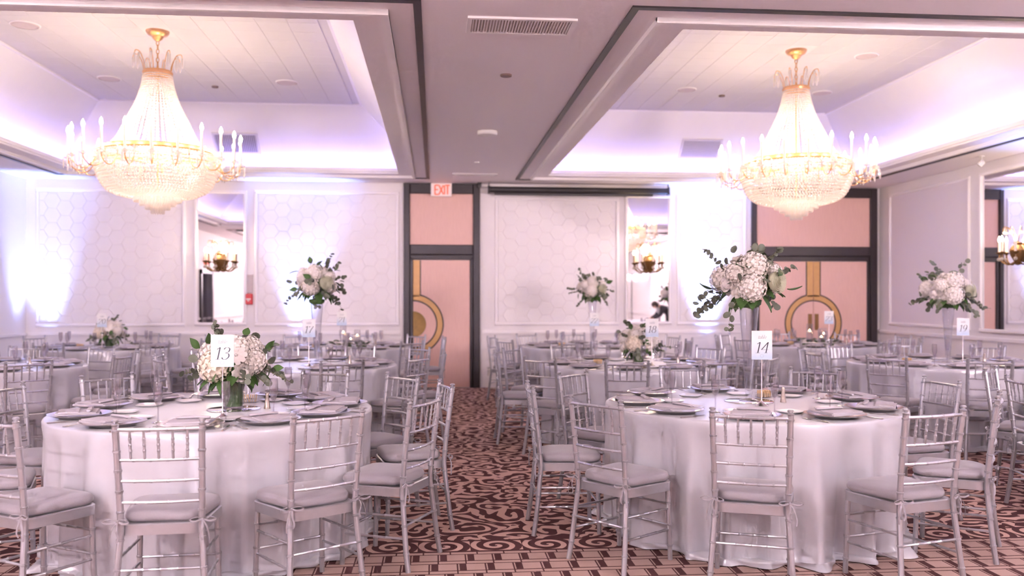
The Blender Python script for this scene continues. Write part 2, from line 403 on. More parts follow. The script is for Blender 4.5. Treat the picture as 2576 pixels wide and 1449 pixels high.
tile_me = MB().cham((-.1515, -.1515, 0), (.1515, .1515, .012), .003, axis=2, sign=-1).mesh('ceiling_tile', False); tile_me.materials.append(MATS['tile_paint'])
ntrim = 0
def tray(x0, x1, y0, y1, front, which):
    global ntrim
    mb = MB(); frame_ring(mb, x0, x1, y0, y1, .05, ZC - .012, ZC)
    ntrim += 1; struct(mb.build(f'trim_{ntrim}', 'black_wood', smooth=False), f'thin black trim line on the ceiling framing the tray {which}', 'trim')
    mb = MB(); o = .21
    for k, (wd, h) in enumerate(((.05, .022), (.032, .036))):
        frame_ring(mb, x0 + o, x1 - o, y0 + o, y1 - o, wd, ZC - h, ZC)
    ntrim += 1; struct(mb.build(f'trim_{ntrim}', 'moulding', smooth=False), f'white stepped moulding running round the ceiling tray {which}', 'moulding')
    # lip, hidden ledge, crown, slopes
    prof = [(OF, ZC), (OF, ZC + .02), (OF + .012, ZC + .03), (OF + .012, ZC + .075), (OF - .03, ZC + .085), (OF - .03, ZC + .03), (.20, ZC + .03), (.20, ZC + .15), (.235, ZC + .15), (.25, ZC + .165), (.25, ZC + .185), (.235, ZC + .195), (.95, ZT)]
    vs = []; fs = []
    for d, z in prof: vs += [(x0 + d, y0 + d, z), (x1 - d, y0 + d, z), (x1 - d, y1 - d, z), (x0 + d, y1 - d, z)]
    for k in range(len(prof) - 1):
        for j in range(4): fs.append((k * 4 + j, k * 4 + (j + 1) % 4, k * 4 + 4 + (j + 1) % 4, k * 4 + 4 + j))
    ntrim += 1; struct(MB().add(vs, fs).build(f'trim_{ntrim}', 'tray_paint', smooth=False), f'sloping white sides of the ceiling tray {which} above a lit cove', 'ceiling tray')
    # top
    a, b, e, f = x0 + .95, x1 - .95, y0 + .95, y1 - .95
    top = struct(MB().bb((a - .02, e - .02, ZT + .010), (b + .02, f + .02, ZT + .06)).build('ceiling', 'tile_paint', smooth=False), f'square tiled top of the ceiling tray {which}', 'ceiling')
    mb = MB(); frame_ring(mb, a - .03, b + .03, e - .03, f + .03, .05, ZT - .012, ZT + .012)
    ntrim += 1; struct(mb.build(f'trim_{ntrim}', 'moulding', smooth=False), f'narrow moulding at the top edge of the ceiling tray {which}', 'moulding')
    if front:
        nx, ny = int((b - a) / .304), int((f - e) / .304)
        for i in range(nx):
            for j in range(ny):
                put('ceiling_tile', tile_me, top, ((a + b) / 2 + (i - (nx - 1) / 2) * .304, (e + f) / 2 + (j - (ny - 1) / 2) * .304, ZT))
    mb = MB(); frame_ring(mb, x0 + .375, x1 - .375, y0 + .375, y1 - .375, .03, ZC + .03, ZC + .045)
    tag(mb.build('led_strip', 'led' if front else 'led_rear_fill', smooth=False), f'light strip in the cove of the tray {which}', 'light strip')  # strips of the rear trays are added fill light, out of view
tray(*TR[0], *TRY[0], True, 'by the fire alarm wall'); tray(*TR[1], *TRY[0], True, 'by the double doors')
tray(*TR[0], *TRY[1], False, 'of added fill light behind the photographer beside the blue wall'); tray(*TR[1], *TRY[1], False, 'of added fill light behind the photographer beside the mirror wall')

# skirting and dado on the walls
for nm, lo, hi in (('back', (XL, YB - .02, 0), (-.52, YB, .12)), ('left', (XL, YF, 0), (XL + .02, YB - .02, .12)), ('right', (XR - .02, YF, 0), (XR, YB - .02, .12))):
    struct(MB().bb(lo, hi).build(f'baseboard_{nm}', 'moulding', smooth=False), f'white skirting board along the {dict(back="end wall", left="blue lit side wall", right="mirror side wall")[nm]}', 'skirting')
def rail(lo, hi, label):
    global ntrim
    ntrim += 1; struct(MB().bb(lo, hi).build(f'trim_{ntrim}', 'moulding', smooth=False), label, 'moulding')
for a, b, t in ((XL, -.56, 'under the mirror beside the fire alarm'), (.74, 5.12, 'under the screen and its mirror')):
    rail((a, YB - .035, .86), (b, YB, .905), f'white chair rail {t}')
rail((XL, YF, .86), (XL + .035, YB - .035, .905), 'white chair rail along the blue lit side wall')
rail((XR - .035, YF, .86), (XR, YB - .035, .905), 'white chair rail along the mirror side wall')

def clip(poly, x0, x1, z0, z1):
    for ax, lim, sg in ((0, x0, 1), (0, x1, -1), (1, z0, 1), (1, z1, -1)):
        out = []
        for i, p in enumerate(poly):
            q = poly[(i + 1) % len(poly)]; a = (p[ax] - lim) * sg; b = (q[ax] - lim) * sg
            if a >= 0: out.append(p)
            if a * b < 0:
                t = a / (a - b); out.append((p[0] + (q[0] - p[0]) * t, p[1] + (q[1] - p[1]) * t))
        poly = out
        if not poly: return []
    return poly
def wall_panel(x0, x1, z0, z1, label, hexes=True):
    """raised picture-frame panel on the end wall, lined with hexagonal tiles"""
    global ntrim
    mb = MB()
    for (a, b) in (((x0, z0), (x1, z0 + .05)), ((x0, z1 - .05), (x1, z1)), ((x0, z0 + .05), (x0 + .05, z1 - .05)), ((x1 - .05, z0 + .05), (x1, z1 - .05))):
        mb.cham((a[0], YB - .028, a[1]), (b[0], YB, b[1]), .014, axis=1, sign=-1)
    ntrim += 1; fr = struct(mb.build(f'trim_{ntrim}', 'moulding', smooth=False), label, 'wall panel')
    if not hexes: return
    s = .128; h = s * math.sqrt(3); gap = .005; bev = .006
    ax0, ax1, az0, az1 = x0 + .055, x1 - .055, z0 + .055, z1 - .055
    for i in range(int((ax1 - ax0) / (1.5 * s)) + 2):
        for j in range(int((az1 - az0) / h) + 2):
            cx = ax0 + i * 1.5 * s; cz = az0 + j * h + (h / 2 if i % 2 else 0)
            def hx(r): return [(cx + r * math.cos(R(60 * k)), cz + r * math.sin(R(60 * k))) for k in range(6)]
            o = clip(hx(s - gap), ax0, ax1, az0, az1)
            if len(o) < 3: continue
            mx, mz = sum(p[0] for p in o) / len(o), sum(p[1] for p in o) / len(o)
            k = 1 - bev / s; n = len(o)
            vs = [(p[0], YB, p[1]) for p in o] + [(p[0], YB - .004, p[1]) for p in o] + [(mx + (p[0] - mx) * k, YB - .009, mz + (p[1] - mz) * k) for p in o]
            fs = [tuple(range(2 * n, 3 * n))] + [(q + a, q + (a + 1) % n, q + n + (a + 1) % n, q + n + a) for q in (0, n) for a in range(n)]
            MB().add(vs, fs).build('hexagon_tile', 'hex_paint', fr, smooth=False)
wall_panel(-6.1, -3.87, .99, 3.12, 'framed panel of white hexagons at the blue lit corner')
wall_panel(-2.82, -.57, .99, 3.12, 'framed panel of white hexagons between the fire alarm and the single door')
wall_panel(.95, 2.97, .99, 3.06, 'framed panel of white hexagons under the black screen housing')
wall_panel(3.93, 5.10, .99, 3.12, 'framed panel of white hexagons beside the double doors')
# plain woven panels on the mirror side wall
def side_panel(y0, y1, label):
    global ntrim
    mb = MB(); z0, z1 = .99, 3.12
    for (a, b) in (((y0, z0), (y1, z0 + .05)), ((y0, z1 - .05), (y1, z1)), ((y0, z0 + .05), (y0 + .05, z1 - .05)), ((y1 - .05, z0 + .05), (y1, z1 - .05))):
        mb.cham((XR - .028, a[0], a[1]), (XR, b[0], b[1]), .014, axis=0, sign=-1)
    ntrim += 1; fr = struct(mb.build(f'trim_{ntrim}', 'moulding', smooth=False), label, 'wall panel')
    MB().bb((XR - .006, y0 + .05, z0 + .05), (XR, y1 - .05, z1 - .05)).build('fabric_panel', 'linen_paint', fr, smooth=False)
side_panel(11.5, 13.66, 'framed woven panel between the double doors and the wide mirror')
side_panel(6.2, 9.3, 'framed woven panel on the mirror wall past the wide mirror')

# ---------------------------------------------------------------- doors
def arc(cx, cz, r, a0, a1, n): return [(cx + r * math.cos(a0 + (a1 - a0) * i / n), cz + r * math.sin(a0 + (a1 - a0) * i / n)) for i in range(n + 1)]
def ring_part(name, m, parent, cx, cz, r0, r1, a0, a1, y0, y1, n=48):
    o, i = arc(cx, cz, r1, a0, a1, n), arc(cx, cz, r0, a0, a1, n); mb = MB()
    for k in range(n): mb.prism([i[k], o[k], o[k + 1], i[k + 1]], y0, y1, axis=1)
    return mb.build(name, m, parent, smooth=False)
def door(n, x0, x1, l0, l1, label, double):
    d = struct(put(f'door_{n}', None, None, ((x0 + x1) / 2, YB, 0)), label, 'door'); d.empty_display_size = .1
    ox = (x0 + x1) / 2
    def B(name, m, lo, hi, par=d, ch=0):
        lo = (lo[0] - ox, lo[1], lo[2]); hi = (hi[0] - ox, hi[1], hi[2])
        return (MB().cham(lo, hi, ch, axis=1) if ch else MB().bb(lo, hi)).build(name, m, par, smooth=False)
    for nm, lo, hi in (('post', (x0, -.07, 0), (l0 - .05, 0, 3.25)), ('post', (l1 + .05, -.07, 0), (x1, 0, 3.25)),
                       ('header', (l0 - .05, -.07, 3.09), (l1 + .05, 0, 3.25)), ('lintel', (l0 - .05, -.07, 2.12), (l1 + .05, 0, 2.28))):
        B(nm, 'black_wood', lo, hi, ch=.012)
    for nm, lo, hi in (('casing', (l0 - .05, -.045, 0), (l0, 0, 2.08)), ('casing', (l1, -.045, 0), (l1 + .05, 0, 2.08)), ('casing', (l0 - .05, -.045, 2.04), (l1 + .05, 0, 2.12))):
        B(nm, 'black_wood', lo, hi, ch=.008)
    B('transom_panel', 'veneer', (l0 - .05, -.02, 2.28), (l1 + .05, 0, 3.09))
    Y0 = -.020
    leaves = ((l0, (l0 + l1) / 2 - .004), ((l0 + l1) / 2 + .004, l1)) if double else ((l0, l1),)
    for k, (a, b) in enumerate(leaves):
        lf = B('door_leaf', 'veneer', (a, -.02, .01), (b, 0, 2.035))
        # inlay measured from the meeting edge
        e, sg = ((b, -1) if (double and k == 0) else (a, 1))
        cx = e - ox; cz = 1.015
        A0, A1 = (-PI / 2, PI / 2) if sg > 0 else (PI / 2, 3 * PI / 2)
        sw = .105
        ring_part('inlay_ring', 'inlay', lf, cx, cz, .385, .465, A0, A1, -.024, -.019)
        B('inlay_strip', 'inlay', (min(e, e + sg * sw), -.024, cz + .44), (max(e, e + sg * sw), -.019, 2.035), lf)
        ring_part('inlay_line', 'black_wood', lf, cx, cz, .365, .385, A0, A1, -.026, -.019)
        g0 = math.asin(min(1, (sw + .01) / .475))
        s0, s1 = (-PI / 2, PI / 2 - g0) if sg > 0 else (PI / 2 + g0, 3 * PI / 2)
        ring_part('inlay_line', 'black_wood', lf, cx, cz, .465, .485, s0, s1, -.026, -.019)
        B('inlay_line', 'black_wood', (min(e + sg * sw, e + sg * (sw + .018)), -.026, cz + .455), (max(e + sg * sw, e + sg * (sw + .018)), -.019, 2.035), lf)
        if double:
            B('push_plate', 'antique_gold', (e + sg * .02 if sg > 0 else e - .085, -.03, .90), (e + .085 if sg > 0 else e - .02, -.019, 1.17), lf)
        else:
            pts = [(cx, cz - .205)] + arc(cx, cz, .205, -PI / 2, PI / 2, 24) + [(cx, cz + .205)]
            MB().prism(pts[1:-1], -.032, -.019, axis=1).build('push_plate', 'plate_gold', lf, smooth=False)
    return d
door(1, -.50, .71, -.35, .55, 'single pink-brown door in a black frame under the exit sign', False)
door(2, 5.18, 7.32, 5.31, 7.15, 'double pink-brown doors with a gold ring inlay in a black frame', True)

d3 = struct(put('door_3', None, None, (XL, 3.45, 0)), 'open dark doorway with a black curtain in the blue lit side wall', 'door'); d3.empty_display_size = .1
for lo, hi in (((0, -.62, 0), (.06, -.52, 2.2)), ((0, .52, 0), (.06, .62, 2.2)), ((0, -.62, 2.1), (.06, .62, 2.2))): MB().bb(lo, hi).build('casing', 'black_wood', d3, smooth=False)
mb = MB(); P_ = [(.03 + .018 * math.sin(k * 1.3), -.52 + 1.04 * k / 60) for k in range(61)]
mb.add([(x, y, z) for z in (.01, 2.1) for x, y in P_], [(k, k + 1, 62 + k, 61 + k) for k in range(60)])
mb.build('curtain', 'dark_fabric', d3)
t = thing('exit_sign', 'exit sign above the dark doorway in the blue lit side wall', 'sign', (XL, 3.45, 2.35), PI / 2)
MB().cham((-.165, -.055, 0), (.165, 0, .21), .008, axis=1).build('housing', 'exit_red', t, smooth=False)

# ---------------------------------------------------------------- mirrors
def wall_mirror(x0, x1, z0, z1, label):
    t = thing('wall_mirror', label, 'mirror', ((x0 + x1) / 2, YB, z0)); hw = (x1 - x0) / 2; h = z1 - z0; f = .045
    mb = MB()
    for lo, hi in (((-hw - f, -.05, -f), (hw + f, 0, 0)), ((-hw - f, -.05, h), (hw + f, 0, h + f)), ((-hw - f, -.05, 0), (-hw, 0, h)), ((hw, -.05, 0), (hw + f, 0, h))):
        mb.cham(lo, hi, .012, axis=1)
    mb.build('mirror_frame', 'moulding', t, smooth=False)
    MB().bb((-hw, -.02, 0), (hw, -.006, h)).build('mirror_glass', 'mirror', t, smooth=False)
wall_mirror(-3.68, -2.98, 1.05, 3.06, 'tall framed mirror with a sconce beside the red fire alarm')
wall_mirror(3.11, 3.79, 1.05, 3.06, 'tall framed mirror with a sconce at the end of the black screen')
t = thing('wall_mirror', 'wide framed mirror with a sconce on the side wall past the double doors', 'mirror', (XR, 10.4, 1.02))
mb = MB(); f = .05; hw = .80; h = 2.06
for lo, hi in (((-.05, -hw - f, -f), (0, hw + f, 0)), ((-.05, -hw - f, h), (0, hw + f, h + f)), ((-.05, -hw - f, 0), (0, -hw, h)), ((-.05, hw, 0), (0, hw + f, h))):
    mb.cham(lo, hi, .012, axis=0)
mb.build('mirror_frame', 'moulding', t, smooth=False)
MB().bb((-.02, -hw, 0), (-.006, hw, h)).build('mirror_glass', 'mirror', t, smooth=False)

# ---------------------------------------------------------------- sconces
flame_prof = [(.008, 0), (.015, .012), (.0175, .028), (.014, .045), (.007, .062), (.0015, .075)]
def sconce(loc, rz, label):
    t = thing('wall_sconce', label, 'sconce', loc, rz)          # faces local -Y
    MB().lathe([(.0, -.16), (.03, -.15), (.05, -.10), (.085, -.03), (.095, .03), (.07, .08), (.04, .10), (.055, .12), (.0, .14)], 20, (0, -.11, 0)).build('urn_body', 'antique_gold', t)
    MB().tube([(0, -.02, 0), (0, -.11, 0)], .025, 8).build('wall_stem', 'antique_gold', t)
    MB().cham((-.05, -.03, -.12), (.05, -.006, .12), .01, axis=1).build('back_plate', 'antique_gold', t, smooth=False)
    arm = MB().tube(crom([(0, 0, -.08), (.10, 0, -.15), (.19, 0, -.10), (.21, 0, -.02)], 6), .009, 6).mesh('arm'); arm.materials.append(MATS['antique_gold'])
    cup = MB().lathe([(.006, -.03), (.012, -.02), (.038, -.004), (.042, .004), (.02, .004), (.02, .01)], 14).mesh('bobeche'); cup.materials.append(MATS['antique_gold'])
    slv = MB().lathe([(.016, 0), (.016, .13)], 10).mesh('candle_sleeve'); slv.materials.append(MATS['sleeve'])
    blb = MB().lathe(flame_prof, 10, (0, 0, .13)).mesh('bulb'); blb.materials.append(MATS['sconce_bulb'])
    drp = MB().tube([(0, 0, 0), (0, 0, -.03)], .002, 5).ball((0, 0, -.052), .024, 10, 7).mesh('crystal_drop'); drp.materials.append(MATS['crystal'])
    for a in (-178, -138, -90, -42, -2):
        q = R(a); a_ = put('arm', arm, t, (0, -.11, 0), (0, 0, q))
        c = put('bobeche', cup, a_, (.21, 0, 0)); put('candle_sleeve', slv, a_, (.21, 0, .008)); put('bulb', blb, a_, (.21, 0, .008)); put('crystal_drop', drp, a_, (.215, 0, -.03))
    scroll = MB().tube(crom([(0, 0, .06), (.05, 0, .16), (.10, 0, .26), (.15, 0, .28), (.165, 0, .235), (.135, 0, .215)], 5), .005, 5).mesh('scroll'); scroll.materials.append(MATS['antique_gold'])
    for a in (-160, -115, -65, -20):
        s_ = put('scroll', scroll, t, (0, -.11, .04), (0, 0, R(a))); put('crystal_drop', drp, s_, (.15, 0, .25), scl=.8)
    l = bpy.data.lights.new('sconce_light', 'POINT'); l.energy = 4; l.color = (1, .76, .52); l.shadow_soft_size = .08
    put('sconce_light', l, t, (0, -.16, .24))
sconce((-3.33, YB - .02, 2.0), 0, 'gilt candle sconce on the mirror beside the red fire alarm')
sconce((3.45, YB - .02, 2.0), 0, 'gilt candle sconce on the mirror at the end of the screen')
sconce((XR - .02, 10.33, 2.0), PI / 2 * -1, 'gilt candle sconce on the wide side wall mirror')

# ---------------------------------------------------------------- small fittings
def stroke(mb, pts, wt, wk, o, sc_, shear=0.0, y=0.0, th=.0006, curve=True):
    """pen stroke in the x-z plane, thick where it runs upright"""
    pp = crom([(p[0], 0, p[1]) for p in pts], 7) if curve and len(pts) > 2 else [Vector((p[0], 0, p[1])) for p in pts]
    L = []; Rr = []
    for i, p in enumerate(pp):
        d = (pp[min(i + 1, len(pp) - 1)] - pp[max(i - 1, 0)]); d = d / max(d.length, 1e-6)
        wd = wt + (wk - wt) * abs(d.z) ** 1.5
        n = Vector((d.z, 0, -d.x)) * wd / 2
        L.append(p - n); Rr.append(p + n)
    def T(p, yy): return (o[0] + (p.x + shear * p.z) * sc_, yy, o[1] + p.z * sc_)
    for i in range(len(pp) - 1):
        q = [L[i], Rr[i], Rr[i + 1], L[i + 1]]
        mb.add([T(p, y) for p in q] + [T(p, y - th) for p in q], [(4, 5, 6, 7), (0, 1, 5, 4), (1, 2, 6, 5), (2, 3, 7, 6), (3, 0, 4, 7)])
def ell(cx, cz, rx, rz, a0=90, a1=450, n=14): return [(cx + rx * math.cos(R(a0 + (a1 - a0) * i / n)), cz + rz * math.sin(R(a0 + (a1 - a0) * i / n))) for i in range(n + 1)]
DIG = {
    '0': [ell(.33, .5, .27, .5)],
    '1': [[(.08, .84), (.30, 1.0)], [(.30, 1.0), (.30, 0)], [(.10, 0), (.50, 0)]],
    '2': [[(.08, .76), (.16, .95), (.36, 1.0), (.58, .88), (.55, .64), (.30, .32), (.05, .0)], [(.05, .0), (.35, .03), (.62, .0)]],
    '3': [[(.10, .84), (.20, .97), (.38, 1.0), (.57, .88), (.52, .64), (.28, .54)], [(.28, .54), (.55, .46), (.62, .22), (.42, .01), (.18, .02), (.06, .16)]],
    '4': [[(.50, 1.0), (.50, 0)], [(.50, 1.0), (.02, .30)], [(.02, .30), (.66, .30)], [(.34, 0), (.66, 0)]],
    '7': [[(.06, .97), (.62, .97)], [(.62, .97), (.36, .45), (.26, 0)], [(.06, .97), (.06, .82)]],
    '8': [ell(.34, .755, .21, .245, -90, 270), ell(.34, .26, .28, .26, 90, 450)],
    '9': [ell(.32, .68, .25, .32, 0, 360), [(.57, .70), (.55, .40), (.38, .08), (.12, .02)]],
}
LET = {
    't': [[(.12, .62), (.08, .08), (.2, 0), (.3, .08)], [(0, .42), (.26, .42)]],
    'a': [ell(.17, .21, .15, .21, 20, 380), [(.33, .42), (.31, .05), (.42, .02)]],
    'b': [[(.10, .78), (.06, .05)], ell(.21, .21, .15, .21, 180, 540)],
    'l': [[(.12, .78), (.06, .06), (.16, 0)]],
    'e': [[(.05, .2), (.30, .26), (.28, .40), (.16, .43), (.05, .26), (.06, .08), (.18, 0), (.32, .08)]],
}
def number_sign(x, y, z, rz, num, label, tall=.305):
    t = thing('table_number_sign', label, 'sign', (x, y, z), rz)
    MB().lathe([(.042, 0), (.043, .004), (.034, .009), (.014, .020), (.006, .032), (.0035, .04), (.0033, tall)], 20).build('stand', 'cutlery', t)
    c = put('holder', None, t, (0, 0, tall + .07)); bpy.data.objects.remove(c)
    cd = MB().bb((-.0635, -.001, -.0889), (.0635, .001, .0889)).build('number_card', 'card', t, (0, -.005, tall + .07), smooth=False)
    m1 = MB(); ox = -.062 if len(num) == 2 else -.03
    wds = {'1': .56}
    tot = sum(wds.get(ch, .70) for ch in num); xx = -tot / 2
    for ch in num:
        for st in DIG[ch]: stroke(m1, st, .020, .10, (xx * .066 - .004, -.048), .066, .22, -.001, curve=len(st) > 2)
        xx += wds.get(ch, .70)
    m1.build('number_print', 'ink', cd, smooth=False)
    m2 = MB(); xx = -.8
    for ch, wd in (('t', .30), ('a', .42), ('b', .40), ('l', .22), ('e', .36)):
        for st in LET[ch]: stroke(m2, st, .035, .07, (xx * .030, .040), .030, .2, -.001, curve=len(st) > 2)
        xx += wd
    stroke(m2, ell(0, 0, .4, .4), .03, .04, (0, -.066), .025, 0, -.001)
    m2.build('word_print', 'ink_pale', cd, smooth=False)
    return t

# exit sign
t = thing('exit_sign', 'white exit sign with red letters above the single door', 'sign', (.095, YB - .07, 3.04))
MB().cham((-.165, -.055, 0), (.165, 0, .21), .008, axis=1).build('housing', 'exit_face', t, smooth=False)
mb = MB(); h = .155
for st, dx in (([[(0, 0), (0, 1)], [(0, 0), (.42, 0)], [(0, .52), (.34, .52)], [(0, 1), (.42, 1)]], -.100), ([[(0, 0), (.46, 1)], [(.46, 0), (0, 1)]], -.035), ([[(.1, 0), (.1, 1)]], .036), ([[(.25, 0), (.25, 1)], [(0, 1), (.5, 1)]], .062)):
    for s_ in st: stroke(mb, s_, .14, .15, (dx, .03), .145, 0, -.0555, .002, False)
mb.build('exit_lettering', 'exit_red', t, smooth=False)

t = thing('fire_alarm', 'small red fire alarm pull station beside the tall mirror', 'alarm', (-2.905, YB, 1.33))
MB().cham((-.06, -.05, 0), (.06, 0, .17), .012, axis=1).build('alarm_box', 'red_plastic', t, smooth=False)
MB().cham((-.035, -.06, .075), (.035, -.048, .095), .004, axis=1).build('pull_bar', 'white_plastic', t, smooth=False)
MB().prism([(-.02, .07), (0, .045), (.02, .07)], -.056, -.049, axis=1).build('arrow_mark', 'white_plastic', t, smooth=False)
t = thing('wall_plate', 'beige cover plate on the wall above the red fire alarm', 'wall plate', (-2.905, YB, 1.51))
MB().cham((-.062, -.02, 0), (.062, 0, .29), .006, axis=1).build('cover', 'grille', t, smooth=False)
MB().ball((0, -.021, .03), .006).ball((0, -.021, .26), .006).build('screw', 'cutlery', t)

# projection screen housing
t = thing('projection_screen', 'long black rolled projection screen mounted under the ceiling', 'screen', (.83, YB - .16, 3.09))
MB().tube([(.03, 0, .06), (2.90, 0, .06)], .052, 14).build('housing', 'black_metal', t)
MB().bb((.10, -.02, -.02), (2.66, .02, .008)).build('bottom_bar', 'black_metal', t, smooth=False)
for x in (.0, 2.90):
    MB().cham((x, -.055, .0), (x + .03, .055, .12), .01, axis=1).build('end_cap', 'black_metal', t, smooth=False)
    MB().bb((x + .006, -.012, .11), (x + .024, .012, .17)).build('bracket', 'black_metal', t, smooth=False)
t = thing('security_camera', 'small black security camera at the top corner of the single door', 'camera', (.70, YB - .11, ZC))
MB().cham((-.03, -.05, -.02), (.03, .04, 0), .004, axis=2).build('mount', 'black_metal', t, smooth=False)
MB().tube([(0, .03, -.045), (0, -.07, -.055)], .030, 12).build('camera_body', 'black_metal', t)

# ceiling grilles, discs
def louvre(t, wx, wy, n, mdark, mslat, z=0, along='x'):
    mb = MB(); frame_ring(mb, -wx / 2, wx / 2, -wy / 2, wy / 2, .03, -.014, 0); mb.build('vent_frame', mslat, t, smooth=False)
    MB().bb((-wx / 2 + .028, -wy / 2 + .028, -.003), (wx / 2 - .028, wy / 2 - .028, 0)).build('vent_backing', mdark, t, smooth=False)
    L = wx - .06 if along == 'x' else wy - .06
    for i in range(n):
        p = -L / 2 + L * (i + .5) / n
        m_ = MB()
        if along == 'x': m_.box((0, 0, 0), (L / n * .35, wy - .06, .009))
        else: m_.box((0, 0, 0), (wx - .06, L / n * .45, .009))
        m_.build('slat', mslat, t, (p, 0, -.008) if along == 'x' else (0, p, -.008), smooth=False)
t = thing('ceiling_vent', 'white louvred air vent in the middle of the ceiling beam', 'vent', (.57, 5.84, ZC)); louvre(t, .72, .34, 34, 'grille', 'moulding')
t = thing('ceiling_vent', 'thin dark slot vent in the ceiling beam near the exit sign', 'vent', (.58, 12.9, ZC)); louvre(t, .66, .16, 3, 'vent_dark', 'vent_metal', along='y')
# vents on the sloping far sides of the trays
def slope_vent(px, py, wd, ht, label, n, along):
    # the far slope runs from (y1-.235, ZC+.195) to (y1-.95, ZT)
    y1 = TRY[0][1]; a = Vector((0, y1 - .235, ZC + .195)); b = Vector((0, y1 - .95, ZT))
    tt = .5
    for _ in range(30):
        p = a.lerp(b, tt); q = atY(px, py, p.y); tt += (q[2] - p.z) * .5; tt = min(1, max(0, tt))
    p = a.lerp(b, tt); d = (b - a).normalized()
    t = thing('tray_vent', label, 'vent', (atY(px, py, p.y)[0], p.y, p.z))
    X = Vector((1, 0, 0)); Zn = X.cross(d).normalized()
    if Zn.z < 0: Zn = -Zn
    Yv = Zn.cross(X)
    t.rotation_euler = Matrix((X, Yv, Zn)).transposed().to_euler()
    louvre(t, wd, ht, n, 'vent_dark', 'vent_metal', along=along)
slope_vent(595, 360, .64, .36, 'square mesh air vent on the tray slope behind a chandelier', 22, 'x')
slope_vent(1762, 374, .62, .36, 'dark slatted air vent on the far tray slope above the glowing wall', 14, 'y')
def disc(name, label, cat, px, py, z, r, m, group=None, h=.012):
    zc = (CAM_H - z) * 2200 / (py - 750); xc = (px - 1288) / 2200 * zc
    x, y = xc * _c + zc * _s, zc * _c - xc * _s
    t = thing(name, label, cat, (x, y, z), group=group)
    MB().lathe([(0, -h), (r * .85, -h), (r * .86, -h * .6), (r * .9, -h * .6), (r * .92, -h), (r, -h * .7), (r, 0)], 28).build('grille_face' if cat == 'speaker' else 'cover', m, t)
    if cat == 'speaker': MB().lathe([(r, -h * .9), (r * 1.08, -h * .6), (r * 1.1, 0)], 28, cap=False).build('rim', 'tray_paint', t)
for i, (px, py) in enumerate(((63, 62), (275, 197), (722, 207))):
    disc('ceiling_speaker', 'round flush speaker in the tiled tray above the chandelier by the fire alarm', 'speaker', px, py, ZT, .13, 'grille', 'ceiling speakers in the tray by the fire alarm')
for i, (px, py) in enumerate(((2180, 140), (1727, 225), (2068, 233))):
    disc('ceiling_speaker', 'round flush speaker in the tiled tray above the chandelier by the double doors', 'speaker', px, py, ZT, .12, 'grille', 'ceiling speakers in the tray by the double doors')
disc('sprinkler', 'small brown disc in the tiled tray by the fire alarm', 'sprinkler', 541, 217, ZT, .04, 'brown_plastic', h=.02)
disc('sprinkler', 'small brown disc in the tiled tray by the double doors', 'sprinkler', 1816, 240, ZT, .04, 'brown_plastic', h=.02)
disc('smoke_detector', 'dark brown round detector on the ceiling beam past the white vent', 'detector', 1273, 188, ZC, .048, 'brown_plastic', h=.015)
disc('smoke_detector', 'white domed round detector on the ceiling beam', 'detector', 1226, 331, ZC, .11, 'white_plastic', h=.04)
disc('smoke_detector', 'tiny flat cover on the ceiling beam near the exit sign', 'detector', 1200, 408, ZC, .04, 'white_plastic')
t = thing('ceiling_spotlight', 'small white spotlight under the ceiling above the wide mirror', 'spotlight', (7.02, 10.7, ZC))
MB().lathe([(.035, -.012), (.035, 0)], 14).tube([(0, 0, 0), (0, 0, -.07)], .008, 6).build('mount', 'white_plastic', t)
MB().tube([(.02, 0, -.07), (-.03, .02, -.12)], [.032, .038], 12).build('lamp_head', 'white_plastic', t)

